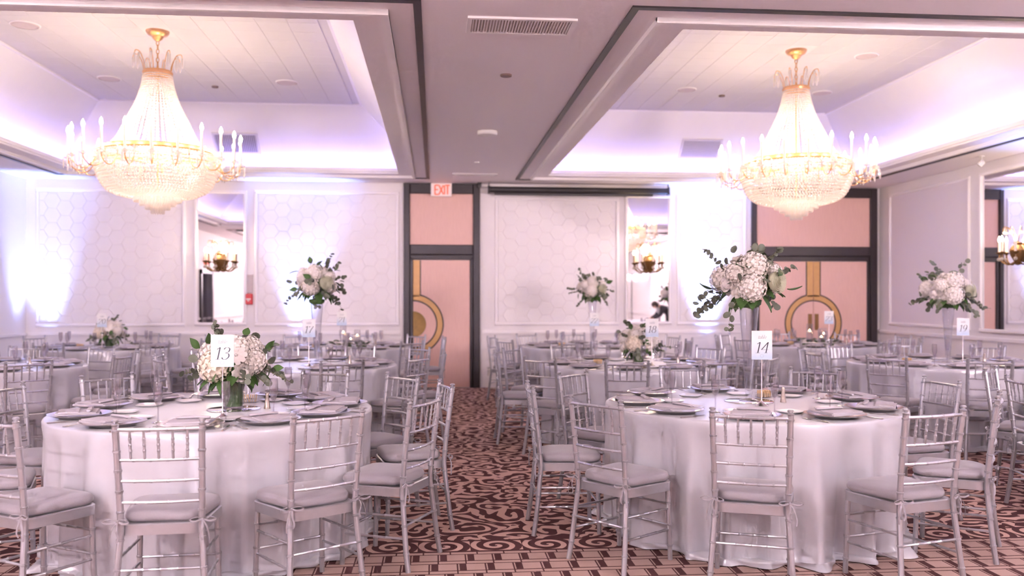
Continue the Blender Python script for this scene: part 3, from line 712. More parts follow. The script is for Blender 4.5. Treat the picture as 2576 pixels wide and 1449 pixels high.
# ---------------------------------------------------------------- chandeliers
def chandelier(loc, label, power):
    t = thing('chandelier', label, 'chandelier', loc, group=None)      # origin: ceiling point; z negative below
    Z = lambda z: z - ZT
    MB().lathe([(.0, Z(4.05)), (.02, Z(4.05)), (.045, Z(4.07)), (.06, Z(4.095)), (.095, Z(4.11)), (.11, Z(4.13)), (.115, Z(4.15))], 28).build('canopy', 'gilt', t)
    link = MB().tube([(.014 * math.cos(a), 0, .026 * math.sin(a)) for a in [2 * PI * i / 14 for i in range(14)]], .0042, 6, closed=True).mesh('chain_link'); link.materials.append(MATS['gilt'])
    for i in range(6): put('chain_link', link, t, (0, 0, Z(4.03 - .043 * i)), (0, 0, PI / 2 * (i % 2)))
    MB().lathe([(.0, Z(3.66)), (.03, Z(3.67)), (.018, Z(3.71)), (.012, Z(3.76)), (.01, Z(3.80))], 12).build('stem', 'gilt', t)
    MB().lathe([(.125, Z(3.70)), (.145, Z(3.705)), (.148, Z(3.73)), (.138, Z(3.745)), (.12, Z(3.745)), (.12, Z(3.70)), (.125, Z(3.70))], 36, cap=False).tube([(-.13, 0, Z(3.715)), (.13, 0, Z(3.715))], .006, 6).tube([(0, -.13, Z(3.715)), (0, .13, Z(3.715))], .006, 6).build('crown_band', 'gilt', t)
    plume = MB().tube(crom([(.135, 0, Z(3.73)), (.15, 0, Z(3.82)), (.185, 0, Z(3.90)), (.23, 0, Z(3.915)), (.245, 0, Z(3.88))], 5), .0045, 5).mesh('plume'); plume.materials.append(MATS['gilt'])
    pr = MB().tube([(0, 0, 0), (0, 0, -.01), (0, 0, -.09), (0, 0, -.115)], [.003, .008, .009, .001], 6).mesh('prism'); pr.materials.append(MATS['crystal'])
    for i in range(8):
        p_ = put('plume', plume, t, None, (0, 0, 2 * PI * i / 8)); put('prism', pr, p_, (.245, 0, Z(3.885))); put('prism', pr, p_, (.20, 0, Z(3.90)), scl=1.2)
    # upper strands: a tent of beads
    prof = crom([(.135, 0, Z(3.70)), (.155, 0, Z(3.58)), (.21, 0, Z(3.41)), (.31, 0, Z(3.20)), (.375, 0, Z(3.06)), (.44, 0, Z(2.975)), (.53, 0, Z(2.92))], 40)
    mb = MB(); last = None; acc = 0; tot = 0
    for p in prof:
        if last is None or (p - last).length >= .024 + .010 * min(1, (p.x - .13) / .3):
            mb.ball(p, .0105 + .006 * min(1, (p.x - .13) / .3), 7, 5, 0.95); last = p
    st = mb.mesh('bead_strand'); st.materials.append(MATS['crystal'])
    for i in range(44): put('bead_strand', st, t, None, (0, 0, 2 * PI * i / 44))
    MB().lathe([(.555, Z(2.885)), (.575, Z(2.885)), (.585, Z(2.90)), (.575, Z(2.93)), (.56, Z(2.94)), (.55, Z(2.93)), (.55, Z(2.89)), (.555, Z(2.885))], 64, cap=False).build('main_ring', 'gilt', t)
    cr = MB()
    for i in range(4):
        a = PI / 4 * i; cr.tube([(-.56 * math.cos(a), -.56 * math.sin(a), Z(2.90)), (.56 * math.cos(a), .56 * math.sin(a), Z(2.90))], .006, 6)
    cr.tube([(0, 0, Z(3.68)), (0, 0, Z(2.40))], .010, 8)
    cr.build('inner_frame', 'gilt', t)
    # basket: rings of beads
    bp = crom([(.585, 0, Z(2.875)), (.60, 0, Z(2.83)), (.595, 0, Z(2.76)), (.57, 0, Z(2.69)), (.525, 0, Z(2.585)), (.46, 0, Z(2.515)), (.36, 0, Z(2.475)), (.235, 0, Z(2.455))], 20)
    last = None
    for p in bp:
        if last is not None and (p - last).length < .031: continue
        last = p; n = int(2 * PI * p.x / .031); mb = MB()
        for i in range(n):
            a = 2 * PI * i / n; mb.ball((p.x * math.cos(a), p.x * math.sin(a), p.z), .0145, 6, 4)
        mb.build('bead_ring', 'crystal', t)
    for r, z0, z1 in ((.225, 2.455, 2.405), (.17, 2.43, 2.37), (.115, 2.40, 2.33), (.06, 2.365, 2.287)):
        n = max(8, int(2 * PI * r / .022)); mb = MB()
        for i in range(n):
            a = 2 * PI * i / n; x, y = r * math.cos(a), r * math.sin(a)
            mb.tube([(x, y, Z(z0)), (x, y, Z(z0 - .006)), (x, y, Z(z1 + .01)), (x, y, Z(z1))], [.004, .009, .009, .003], 6)
        mb.lathe([(r - .004, Z(z0 - .004)), (r + .006, Z(z0)), (r - .004, Z(z0 + .004)), (r - .004, Z(z0 - .004))], 32, cap=False)
        mb.build('prism_tier', 'crystal', t)
    # candle arms
    arm = MB().tube(crom([(.575, 0, Z(2.90)), (.60, 0, Z(2.80)), (.66, 0, Z(2.71)), (.74, 0, Z(2.695)), (.80, 0, Z(2.74)), (.815, 0, Z(2.80))], 5), .0055, 6).mesh('arm'); arm.materials.append(MATS['gilt'])
    cup = MB().lathe([(.004, -.02), (.012, -.014), (.040, 0), (.043, .008), (.018, .008), (.015, .02)], 12).mesh('bobeche'); cup.materials.append(MATS['crystal'])
    slv = MB().lathe([(.0125, 0), (.0125, .235)], 10).mesh('candle_sleeve'); slv.materials.append(MATS['sleeve'])
    blb = MB().lathe([(r * .95, z * .95) for r, z in flame_prof], 10).mesh('bulb'); blb.materials.append(MATS['bulb'])
    N = 22
    for i in range(N):
        a_ = put('arm', arm, t, None, (0, 0, 2 * PI * (i + .3) / N))
        put('bobeche', cup, a_, (.815, 0, Z(2.80))); put('candle_sleeve', slv, a_, (.815, 0, Z(2.81))); put('bulb', blb, a_, (.815, 0, Z(3.045)))
        for dx, dy in ((.04, 0), (-.02, .035), (-.02, -.035)): put('prism', pr, a_, (.815 + dx, dy, Z(2.80)), scl=.9)
        put('prism', pr, a_, (.60, 0, Z(2.90)), scl=.9)
    for z, k, r_ in ((3.28, .5, .07), (2.98, 1.0, .16), (2.68, 1.1, .16)):
        l = bpy.data.lights.new('chandelier_light', 'POINT'); l.energy = power * k; l.color = C_WARM; l.shadow_soft_size = r_
        put('chandelier_light', l, t, (0, 0, Z(z)))
    return t
ch = chandelier((-2.82, 9.2, ZT), 'lit crystal chandelier hanging from the ceiling tray by the fire alarm', P_CHAND)
dup(ch, (3.95, 9.3, ZT), R(5), 'lit crystal chandelier hanging from the ceiling tray by the double doors')
rear_fill_lights = {}
for x_, rz_, lb_ in ((-2.82, 3, 'added crystal chandelier giving fill light behind the photographer beside the blue wall'), (3.95, 8, 'added crystal chandelier giving fill light behind the photographer beside the mirror wall')):  # chandelier copies added out of view to light the near tables and chairs
    for k_ in dup(ch, (x_, .05, ZT), R(rz_), lb_).children:
        if k_.type == 'LIGHT':
            if k_.data.name not in rear_fill_lights: rear_fill_lights[k_.data.name] = k_.data.copy(); rear_fill_lights[k_.data.name].energy *= P_REAR_FILL; rear_fill_lights[k_.data.name].color = (1.0, .90, .97)
            k_.data = rear_fill_lights[k_.data.name]

# ---------------------------------------------------------------- floor uplights, the last four added out of frame as fill
def uplight(x, y, label, aim, k=1.0):
    t = thing('floor_uplight', label, 'uplight', (x, y, 0))
    MB().lathe([(.085, 0), (.09, .01), (.09, .15), (.08, .17), (.07, .17), (.07, .155), (.0, .155)], 20).build('can', 'white_plastic', t)
    MB().lathe([(.0, .157), (.066, .157), (.066, .16), (.0, .164)], 16).build('lens', 'lens', t)
    l = bpy.data.lights.new('uplight_beam', 'SPOT'); l.energy = P_UP * k; l.color = C_UP; l.spot_size = R(40); l.spot_blend = .8; l.shadow_soft_size = .05
    o = put('uplight_beam', l, t, (0, 0, .19)); o.rotation_mode = 'QUATERNION'; o.rotation_quaternion = Vector(aim).to_track_quat('-Z', 'Y')
uplight(-5.80, 13.60, 'white floor uplight glowing blue in the room corner', (-.10, .10, 1), 1.15)
uplight(-2.10, 13.66, 'white floor uplight against the hexagon wall past the fire alarm', (0, .09, 1), 1.3)
uplight(4.42, 13.66, 'white floor uplight against the hexagon wall by the double doors', (0, .09, 1), 1.6)
uplight(-5.90, 8.0, 'added white floor uplight out of frame filling the blue lit side wall', (-.09, 0, 1), 1.2)  # added to send more light up the side wall and ceiling edge
uplight(7.03, 7.6, 'added white floor uplight out of frame tinting the mirror side wall', (.06, .45, 1), 1.6)  # added out of frame, leaning forward to put blue on this wall
uplight(-5.90, -2.8, 'added white floor uplight giving fill behind the photographer on the blue wall', (-.09, 0, 1), .8)  # added fill, unseen behind the camera
uplight(2.0, -4.85, 'added white floor uplight giving fill against the wall behind the photographer', (0, -.09, 1), .8)  # extra unseen lamp added for more light in the rear of the room

def stage_lamp(x, y, label, aim):
    t = thing('stage_lamp_stand', label, 'stage lamp', (x, y, 0))
    MB().tube([(0, 0, .35), (0, 0, 2.25)], .017, 8).build('pole', 'black_metal', t)
    for k in range(3):
        a = 2 * PI * k / 3; MB().tube([(0, 0, .75), (.5 * math.cos(a), .5 * math.sin(a), .01)], .012, 6).build('leg', 'black_metal', t)
    MB().tube([(-.55, 0, 2.25), (.55, 0, 2.25)], .017, 8).build('crossbar', 'black_metal', t)
    d = (Vector(aim) - Vector((x, y, 2.25))).normalized()
    for k in (-.42, -.14, .14, .42):
        p = Vector((k, 0, 2.13)); h = MB().tube([p - d * .10, p + d * .02, p + d * .10], [.06, .085, .095], 14).tube([(k, 0, 2.25), p], .01, 6).build('lamp_head', 'black_metal', t)
        MB().tube([p + d * .10, p + d * .105], .085, 14).build('lens', 'lens', h)
        l = bpy.data.lights.new('stage_lamp', 'SPOT'); l.spot_size = R(58); l.spot_blend = 1.0; l.shadow_soft_size = .085; l.energy = P_WASH / 4; l.color = C_WASH
        o = put('stage_lamp', l, t, p + d * .12); o.rotation_mode = 'QUATERNION'; o.rotation_quaternion = d.to_track_quat('-Z', 'Y')
stage_lamp(6.72, -1.6, 'black stand of lavender stage lamps behind the photographer by the mirror wall', (4.6, 12, 3.9))
stage_lamp(-4.0, -3.6, 'added black stand of lavender fill lamps behind the photographer by the blue wall', (-2.6, 12, 3.9))  # second stand, added unseen to brighten the far walls

# ---------------------------------------------------------------- chairs
def bamboo(path, r, rings, n=8, k=1.22):
    """tube with small raised bamboo rings at given fractions of its length"""
    P = [Vector(p) for p in path]; L = [0]
    for a, b in zip(P, P[1:]): L.append(L[-1] + (b - a).length)
    T = L[-1]
    def at(s):
        s = min(max(s, 0), T)
        for i in range(len(P) - 1):
            if s <= L[i + 1] + 1e-9: return P[i].lerp(P[i + 1], (s - L[i]) / max(L[i + 1] - L[i], 1e-9))
        return P[-1]
    st = [(s, r) for s in L]
    for f in rings:
        s = f * T
        for d, q in ((-.006, 1), (-.004, k), (-.0008, k), (0, 1.02), (.0008, k), (.004, k), (.006, 1)): st.append((s + d, r * q))
    st.sort(); out = []; rad = []
    for s, q in st:
        if out and (at(s) - out[-1]).length < 3e-4: continue
        out.append(at(s)); rad.append(q)
    return MB().tube(out, rad, n)
def rounded_seat(fw, bw, y0, y1, r, n=5):
    pts = []
    for (x, y), a0 in (((fw / 2, y1), 0), ((-fw / 2, y1), 90), ((-bw / 2, y0), 180), ((bw / 2, y0), 270)):
        cx = x - math.copysign(r, x); cy = y - (r if y == y1 else -r)
        for i in range(n + 1):
            a = R(a0 + 90 * i / n); pts.append((cx + r * math.cos(a), cy + r * math.sin(a)))
    return pts
def make_chair():
    t = thing('chiavari_chair', '-', 'chair', (0, 0, 0))
    pts = rounded_seat(.405, .365, -.185, .195, .06)
    mb = MB(); n = len(pts)
    for ins, z in ((.0, .385), (0, .43), (.006, .435), (.03, .435), (.03, .39)):
        mb.v += [(p[0] * (1 - ins / .2), p[1] * (1 - ins / .2), z) for p in pts]
    for k in range(4): mb.f += [(k * n + i, k * n + (i + 1) % n, (k + 1) * n + (i + 1) % n, (k + 1) * n + i) for i in range(n)]
    mb.f.append(tuple(range(3 * n, 4 * n)))
    mb.build('seat_frame', 'silver', t)
    # cushion
    mb = MB(); cp = rounded_seat(.40, .35, -.165, .195, .075); n = len(cp)
    lay = ((.94, .436), (1.0, .448), (1.005, .462), (.97, .478), (.88, .486), (.6, .491), (.25, .493))
    for k, z in lay:
        mb.v += [(p[0] * k, .01 + (p[1] - .01) * k, z + .0025 * math.sin(17 * p[0] + 23 * p[1]) * (k > .5)) for p in cp]
    for k in range(len(lay) - 1): mb.f += [(k * n + i, k * n + (i + 1) % n, (k + 1) * n + (i + 1) % n, (k + 1) * n + i) for i in range(n)]
    mb.f.append(tuple(range((len(lay) - 1) * n, len(lay) * n))); mb.f.append(tuple(range(n - 1, -1, -1)))
    cu = mb.build('cushion', 'cushion', t, ang=60)
    for s in (-1, 1):
        mb = MB(); o = Vector((s * .178, -.185, .452))
        for q in ([(0, 0, 0), (s * .03, -.03, .014), (s * .06, -.028, .004), (s * .035, -.022, -.008), (0, -.018, 0)],
                  [(0, 0, 0), (-s * .025, -.035, .012), (-s * .05, -.036, .002), (-s * .03, -.03, -.008), (0, -.018, 0)],
                  [(0, -.018, 0), (s * .02, -.03, -.03), (s * .032, -.03, -.075), (s * .03, -.028, -.105)],
                  [(0, -.018, 0), (s * .004, -.032, -.03), (-s * .006, -.034, -.07), (s * .002, -.03, -.09)]):
            mb.tube([o + p for p in crom(q, 4)], .0048, 5, flat=.28)
        mb.ball(o + Vector((0, -.018, 0)), .007, 6, 4)
        mb.build('tie_bow', 'cushion', cu)
    def bx(s, z):   # centre line of a rear post
        if z < .41: f = z / .41; return Vector((s * (.198 - .028 * f), -.225 + .048 * f ** .8, z))
        f = (z - .41) / .49; return Vector((s * (.170 + .012 * f), -.177 - .055 * f ** 1.3, z))
    for s in (-1, 1):
        path = [bx(s, z) for z in (0, .1, .2, .3, .36, .41, .46, .52, .60, .70, .80, .875)]
        mb = bamboo(path, .0145, (.11, .27, .42, .56, .665, .77, .87, .975), 10)
        c = bx(s, .875); mb.lathe([(.0145, 0), (.0165, .003), (.0165, .006), (.009, .010), (.010, .013), (.0155, .018), (.016, .022), (.011, .027), (0, .029)], 10, c)
        mb.build('back_post', 'silver', t)
        fl = [Vector((s * (.176 + .008 * (1 - z / .4)), .165 + .012 * (1 - z / .4), z)) for z in (0, .2, .39)]
        bamboo(fl, .0135, (.2, .5, .8), 10).build('front_leg', 'silver', t)
    def rail_(z, r, sag=.018, rings=(.2, .4, .6, .8)):
        a, b = bx(-1, z), bx(1, z)
        return bamboo([a.lerp(b, k / 6) + Vector((0, -sag * (1 - (2 * k / 6 - 1) ** 2), 0)) for k in range(7)], r, rings, 7)
    for z in (.858, .722, .628, .532): rail_(z, .0088 if z > .8 else .0075).build('back_rail', 'silver', t)
    for k in range(5):
        f = (k + 1) / 6
        def mid(z): return bx(-1, z).lerp(bx(1, z), f) + Vector((0, -.018 * (1 - (2 * f - 1) ** 2), 0))
        bamboo([mid(.724), mid(.856)], .0058, (.30, .50, .70), 7, 1.3).build('spindle', 'silver', t)
    def st(a, b): bamboo([a, b], .0068, (.3, .5, .7), 7).build('stretcher', 'silver', t)
    for s in (-1, 1):
        for z in (.17, .285): st(bx(s, z), Vector((s * .18, .17, z - .004)))
    for z in (.19, .305): st(Vector((-.18, .17, z)), Vector((.18, .17, z)))
    st(bx(-1, .235), bx(1, .235))
    return t

# ---------------------------------------------------------------- place setting pieces
TABLE_R, TOPZ = .914, .765
def one(name, mb, m, cat, ang=35):
    me = mb.mesh(name, True, ang); me.materials.append(MATS[m]); return name, me, cat
def make_pieces():
    d = {}
    d['charger'] = ('charger_plate', 'charger', MB().lathe([(0, .004), (.095, .004), (.10, 0), (.106, .001), (.115, .006), (.155, .020), (.166, .023), (.168, .026), (.160, .026), (.118, .012), (.105, .0085), (0, .0085)], 40, cap=False))
    nap = MB(); rnd = random.Random(4)
    def sheet(w, h, z, dz, rz, dx, dy, th):
        n = 6; vs = []; fs = []
        ro = Matrix.Rotation(rz, 3, 'Z')
        for lay_ in (0, 1):
            for i in range(n + 1):
                for j in range(n + 1):
                    x, y = (i / n - .5) * w, (j / n - .5) * h
                    p = ro @ Vector((x, y, 0)) + Vector((dx, dy, 0))
                    vs.append((p.x, p.y, z + dz * math.sin(3 * i / n + 2.2 * j / n) + (th if lay_ else 0)))
        K = (n + 1) ** 2
        for i in range(n):
            for j in range(n):
                a = i * (n + 1) + j; fs.append((a, a + 1, a + n + 2, a + n + 1)); fs.append((K + a, K + a + n + 1, K + a + n + 2, K + a + 1))
        bd = [i * (n + 1) for i in range(n)] + [n * (n + 1) + j for j in range(n)] + [i * (n + 1) + n for i in range(n, 0, -1)] + [j for j in range(n, 0, -1)]
        for q in range(len(bd)): a, b = bd[q], bd[(q + 1) % len(bd)]; fs.append((a, b, K + b, K + a))
        nap.add(vs, fs)
    sheet(.215, .215, .0265, .001, .04, 0, .01, .006); sheet(.210, .205, .033, .0015, -.02, .004, .015, .005); sheet(.205, .10, .0385, .002, .05, -.002, .055, .005)
    nap.tube(crom([(-.085, -.045, .046), (-.03, -.05, .048), (.03, -.045, .048), (.085, -.05, .046)], 4), [.010] + [.013] * 11 + [.008], 8, flat=.55)
    d['napkin'] = ('folded_napkin', 'napkin', nap)
    pl = MB(); prev = None; n = 24
    def sq(r, k=.55): return [(math.copysign(abs(math.cos(2 * PI * i / n)) ** k, math.cos(2 * PI * i / n)) * r, math.copysign(abs(math.sin(2 * PI * i / n)) ** k, math.sin(2 * PI * i / n)) * r) for i in range(n)]
    rings = ((.045, 0), (.05, 0), (.072, .011), (.073, .014), (.068, .014), (.048, .006), (.002, .006))
    for r, z in rings: pl.v += [(p[0], p[1], z) for p in sq(r)]
    for k in range(len(rings) - 1): pl.f += [(k * n + i, k * n + (i + 1) % n, (k + 1) * n + (i + 1) % n, (k + 1) * n + i) for i in range(n)]
    pl.f.append(tuple(range(n - 1, -1, -1))); pl.f.append(tuple(range(6 * n, 7 * n)))
    d['bread'] = ('bread_plate', 'porcelain', pl)
    d['flute'] = ('champagne_flute', 'flute_glass', MB().lathe([(.0, 0), (.032, 0), (.033, .002), (.020, .005), (.006, .010), (.004, .02), (.0036, .075), (.006, .088), (.015, .105), (.0225, .135), (.0245, .165), (.0225, .215), (.0215, .218), (.0235, .165), (.0215, .136), (.014, .108), (.0, .095)], 24, cap=False))
    fk = MB()
    fk.tube(crom([(0, -.10, .004), (0, -.05, .005), (0, .0, .007), (0, .03, .004)], 4), [.0065] * 3 + [.005] * 4 + [.003] * 3 + [.003] * 3, 6, flat=.35)
    fk.tube([(0, .028, .004), (0, .040, .003), (0, .055, .0035)], [.004, .011, .012], 8, flat=.2)
    for k in range(4): fk.tube([((k - 1.5) * .0062, .053, .0035), ((k - 1.5) * .0062, .075, .003), ((k - 1.5) * .0058, .095, .006)], [.0022, .0018, .0008], 5)
    d['fork'] = ('dinner_fork', 'cutlery', fk)
    kn = MB(); kn.tube([(0, -.11, .0042), (0, -.06, .0042), (0, -.01, .0042)], [.007, .0062, .0045], 7, flat=.55)
    kn.prism([(-.004, -.012), (.006, -.012), (.009, .03), (.008, .075), (.0, .105), (-.004, .08)], .003, .0055)
    d['knife'] = ('table_knife', 'cutlery', kn)
    d['shaker'] = ('pepper_shaker', 'shaker_glass', MB().lathe([(0, 0), (.0195, 0), (.02, .003), (.017, .02), (.010, .075), (.0105, .078), (.0115, .082), (.0115, .09), (.008, .096), (0, .098)], 10, cap=False))
    d['mirror'] = ('round_table_mirror', 'mirror', MB().lathe([(0, 0), (.152, 0), (.155, .002), (.155, .004), (.150, .006), (0, .006)], 48, cap=False))
    return {k: (nm, (lambda me, m_: (me.materials.append(MATS[m_]), me)[1])(mb.mesh(nm, True, 40), m_)) for k, (nm, m_, mb) in d.items()}
PC = make_pieces()
CAT = dict(charger='plate', napkin='napkin', bread='plate', flute='glass', fork='fork', knife='knife', shaker='shaker', mirror='mirror')
DESC = dict(charger='silver charger plate on', napkin='grey folded napkin on a charger on', bread='small square white bread plate on', flute='clear champagne flute on',
            fork='silver dinner fork on', knife='silver table knife on', shaker='tapered pepper shaker on', mirror='round mirror under the flowers on')
GRP = dict(charger='charger plates on', napkin='folded napkins on', bread='bread plates on', flute='champagne flutes on', fork='forks on', knife='knives on', shaker='shakers on', mirror='mirrors on')
def piece(k, x, y, z, rz, tn):
    nm, me = PC[k]; o = put(nm, me, None, (x, y, z), (0, 0, rz))
    return tag(o, f'{DESC[k]} {tn}', CAT[k], f'{GRP[k]} {tn}')

def tablecloth(seed, chairs):
    """satin cloth to the floor; where a chair stands it is pressed in by the seat"""
    rnd = random.Random(seed); n = 288; mb = MB(); vs = [(0, 0, TOPZ)]; fs = []
    H = [(k, rnd.uniform(.5, 1.0) / (1 + .04 * k), rnd.uniform(0, 6.28)) for k in (7, 11, 13, 17, 22, 29)]
    H2 = [(k, rnd.uniform(.4, 1.0), rnd.uniform(0, 6.28)) for k in (5, 9, 14, 19)]
    def fold(a):
        s = 0
        for k, am, ph in H: s += am * (1 - 1.6 * abs(math.sin((k * a + ph) / 2)) if k % 2 else math.sin(k * a + ph))
        return s / 3.0
    def pud(a): return max(0, sum(am * math.sin(k * a + ph) for k, am, ph in H2) / 2 + .35)
    F = [fold(2 * PI * i / n) for i in range(n)]; m_ = sum(F) / n; F = [f - m_ for f in F]
    Pd = [min(1.3, pud(2 * PI * i / n)) for i in range(n)]
    rows = []
    for r in (.3, .6, .8, .88, .905): rows.append([(r, TOPZ)] * n)
    rows.append([(.9135, TOPZ - .003)] * n); rows.append([(.917, TOPZ - .012)] * n)
    for t_ in [i / 20 for i in range(1, 21)]:
        A = .024 + .19 * t_
        if t_ < .15: A *= t_ / .15
        rows.append([(.918 + .030 * t_ - .26 * A + A * F[i], TOPZ - .012 - (TOPZ - .05) * t_) for i in range(n)])
    base = rows[-1]
    for t_ in (.2, .45, .7, .9, 1.0):
        rows.append([(base[i][0] + .085 * Pd[i] * math.sin(t_ * 1.6) + .012 * math.sin(t_ * 5 + 9 * F[i]), max(.006, .038 * (1 - t_) ** 1.2 + .022 * Pd[i] * math.sin(t_ * PI) * (1 + F[i]) + .006)) for i in range(n)])
    for rw in rows:
        for i, (r, z) in enumerate(rw):
            a = 2 * PI * i / n
            if z < .60:
                w_ = min(1, (.60 - z) / .12)
                for ca, cr in chairs:
                    la = (a - ca + PI) % (2 * PI) - PI
                    if abs(la) > .4: continue
                    lat = abs(r * math.sin(la)); rd = r * math.cos(la)
                    k_ = 1 if lat < .215 else max(0, 1 - (lat - .215) / .05)
                    lim = cr - .208
                    if k_ > 0 and rd > lim: r -= (rd - lim) * k_ * w_
            vs.append((r * math.cos(a), r * math.sin(a), z))
    for i in range(n): fs.append((0, 1 + i, 1 + (i + 1) % n))
    for k in range(len(rows) - 1):
        for i in range(n):
            j = (i + 1) % n; o = 1 + k * n; fs.append((o + i, o + n + i, o + n + j, o + j))
    me = mb.add(vs, fs).mesh('tablecloth', True, 75); me.materials.append(MATS['satin']); return me

def make_table():
    t = thing('banquet_table', '-', 'table')
    MB().lathe([(0, .735), (.895, .735), (.905, .74), (.905, .758), (.9, .761), (0, .761)], 48, cap=False).build('tabletop', 'table_wood', t)
    for s in (-1, 1):
        for y in (-.32, .32):
            MB().tube([(s * .45, y, 0), (s * .45, y, .735)], .016, 8).build('leg', 'black_metal', t)
        MB().tube([(s * .45, -.32, .2), (s * .45, .32, .2)], .010, 6).build('crossbar', 'black_metal', t)
    return t

TABLES = [   # number, centre, chair angles, turned cloth, how the table is told apart
    ('13', (-1.30, 5.34), (-121, -86, -55, -25, 10, 39, 69, 102, 134, 167, 203)),
    ('14', (1.99, 5.38), (-146, -110, -72, -34, 8, 50, 92, 135, 178)),
    ('15', (5.30, 5.45), (211, 175, 139)),
    ('16', (-4.35, 8.85), (-50, -8, 28, 62, 98, 134, 170, 206, 242, 276)),
    ('17', (-1.30, 8.85), (-68, -34, 0, 36, 72, 108, 146, 182, 210, 250)),
    ('18', (1.99, 8.68), (-105, -69, -33, 3, 39, 75, 111, 147, 178, 219)),
    ('19', (5.20, 8.60), (-140, -105, -69, -33, 3, 39, 75, 111, 147, 183)),
    ('20', (-4.40, 12.20), (-98, -47, -8, 32, 72, 112, 152, 192, 222)),
    ('21', (-1.25, 11.95), (-89, -46, 6, 45, 85, 125, 165, 205, 235)),
    ('22', (2.10, 11.95), (-150, -106, -66, -26, 17, 55, 90, 122, 160)),
    ('23', (5.40, 12.05), (-114, -74, -34, 6, 46, 90, 135, 170, 205)),
]
TN = {n: f'table {n}' for n, _, _ in TABLES}
SIDE = ('mirror-wall', 'end-wall', 'blue-wall', 'carpet-border')
WORD = {'13': 'thirteen', '14': 'fourteen', '17': 'seventeen', '18': 'eighteen', '19': 'nineteen', '20': 'twenty', '21': 'twenty-one', '22': 'twenty-two', '23': 'twenty-three'}
for n_, w_ in WORD.items(): TN[n_] = 'table ' + w_
TN['16'] = 'the cardless blue-wall table'
TN['15'] = 'the cardless mirror-wall table'
chair0 = make_chair(); table0 = make_table(); used = []
rnd = random.Random(11)
for ti, (num, (cx, cy), angs) in enumerate(TABLES):
    tn = TN[num]
    lb = f'round folding table hidden under the satin cloth of {tn}'
    if ti == 0: table0.location = (cx, cy, 0); table0.rotation_euler.z = R(20); table0['label'] = lb
    else: dup(table0, (cx, cy, 0), R(20), lb)
    spots = [(a, 1.15 + rnd.uniform(-.01, .025), rnd.uniform(-4, 4)) for a in angs]
    tag(put('tablecloth', tablecloth(3 + 5 * ti, [(R(a), r_) for a, r_, _ in spots]), None, (cx, cy, 0)), f'pale pink-grey satin cloth draped to the floor over {tn}', 'tablecloth')
    for a, r, ja in spots:
        side = SIDE[int(((a + 45) % 360) // 90)]; ts = f'the {side} side of {tn}'
        x, y = cx + r * math.cos(R(a)), cy + r * math.sin(R(a)); rz = R(a + 90 + ja)
        lb = f'silver ballroom chair with grey cushion on {ts}'; gp = f'ballroom chairs on {ts}'
        if not used: chair0.location = (x, y, 0); chair0.rotation_euler.z = rz; chair0['label'] = lb; chair0['group'] = gp; used.append(1)
        else: dup(chair0, (x, y, 0), rz, lb, gp)
        # place setting, local frame: +Y towards the middle of the table
        q = R(a + 90); ux, uy = Vector((math.cos(q), math.sin(q))), Vector((-math.sin(q), math.cos(q)))
        def S(lx, ly): p = Vector((cx + .725 * math.cos(R(a)), cy + .725 * math.sin(R(a)))) + ux * lx + uy * ly; return p.x, p.y
        j = lambda k: rnd.uniform(-k, k)
        piece('charger', *S(0, 0), TOPZ, q, ts)
        piece('napkin', *S(j(.005), j(.005)), TOPZ - .0005, q + R(180) + j(.25), ts)
        piece('knife', *S(.182, -.055), TOPZ, q + j(.02), ts)
        piece('fork', *S(-.182, -.05), TOPZ, q + j(.02), ts)
        piece('flute', *S(.125 + j(.015), .185 + j(.015)), TOPZ, 0, ts)
        piece('bread', *S(-.10 + j(.012), .245 + j(.01)), TOPZ, q + j(.2), ts)

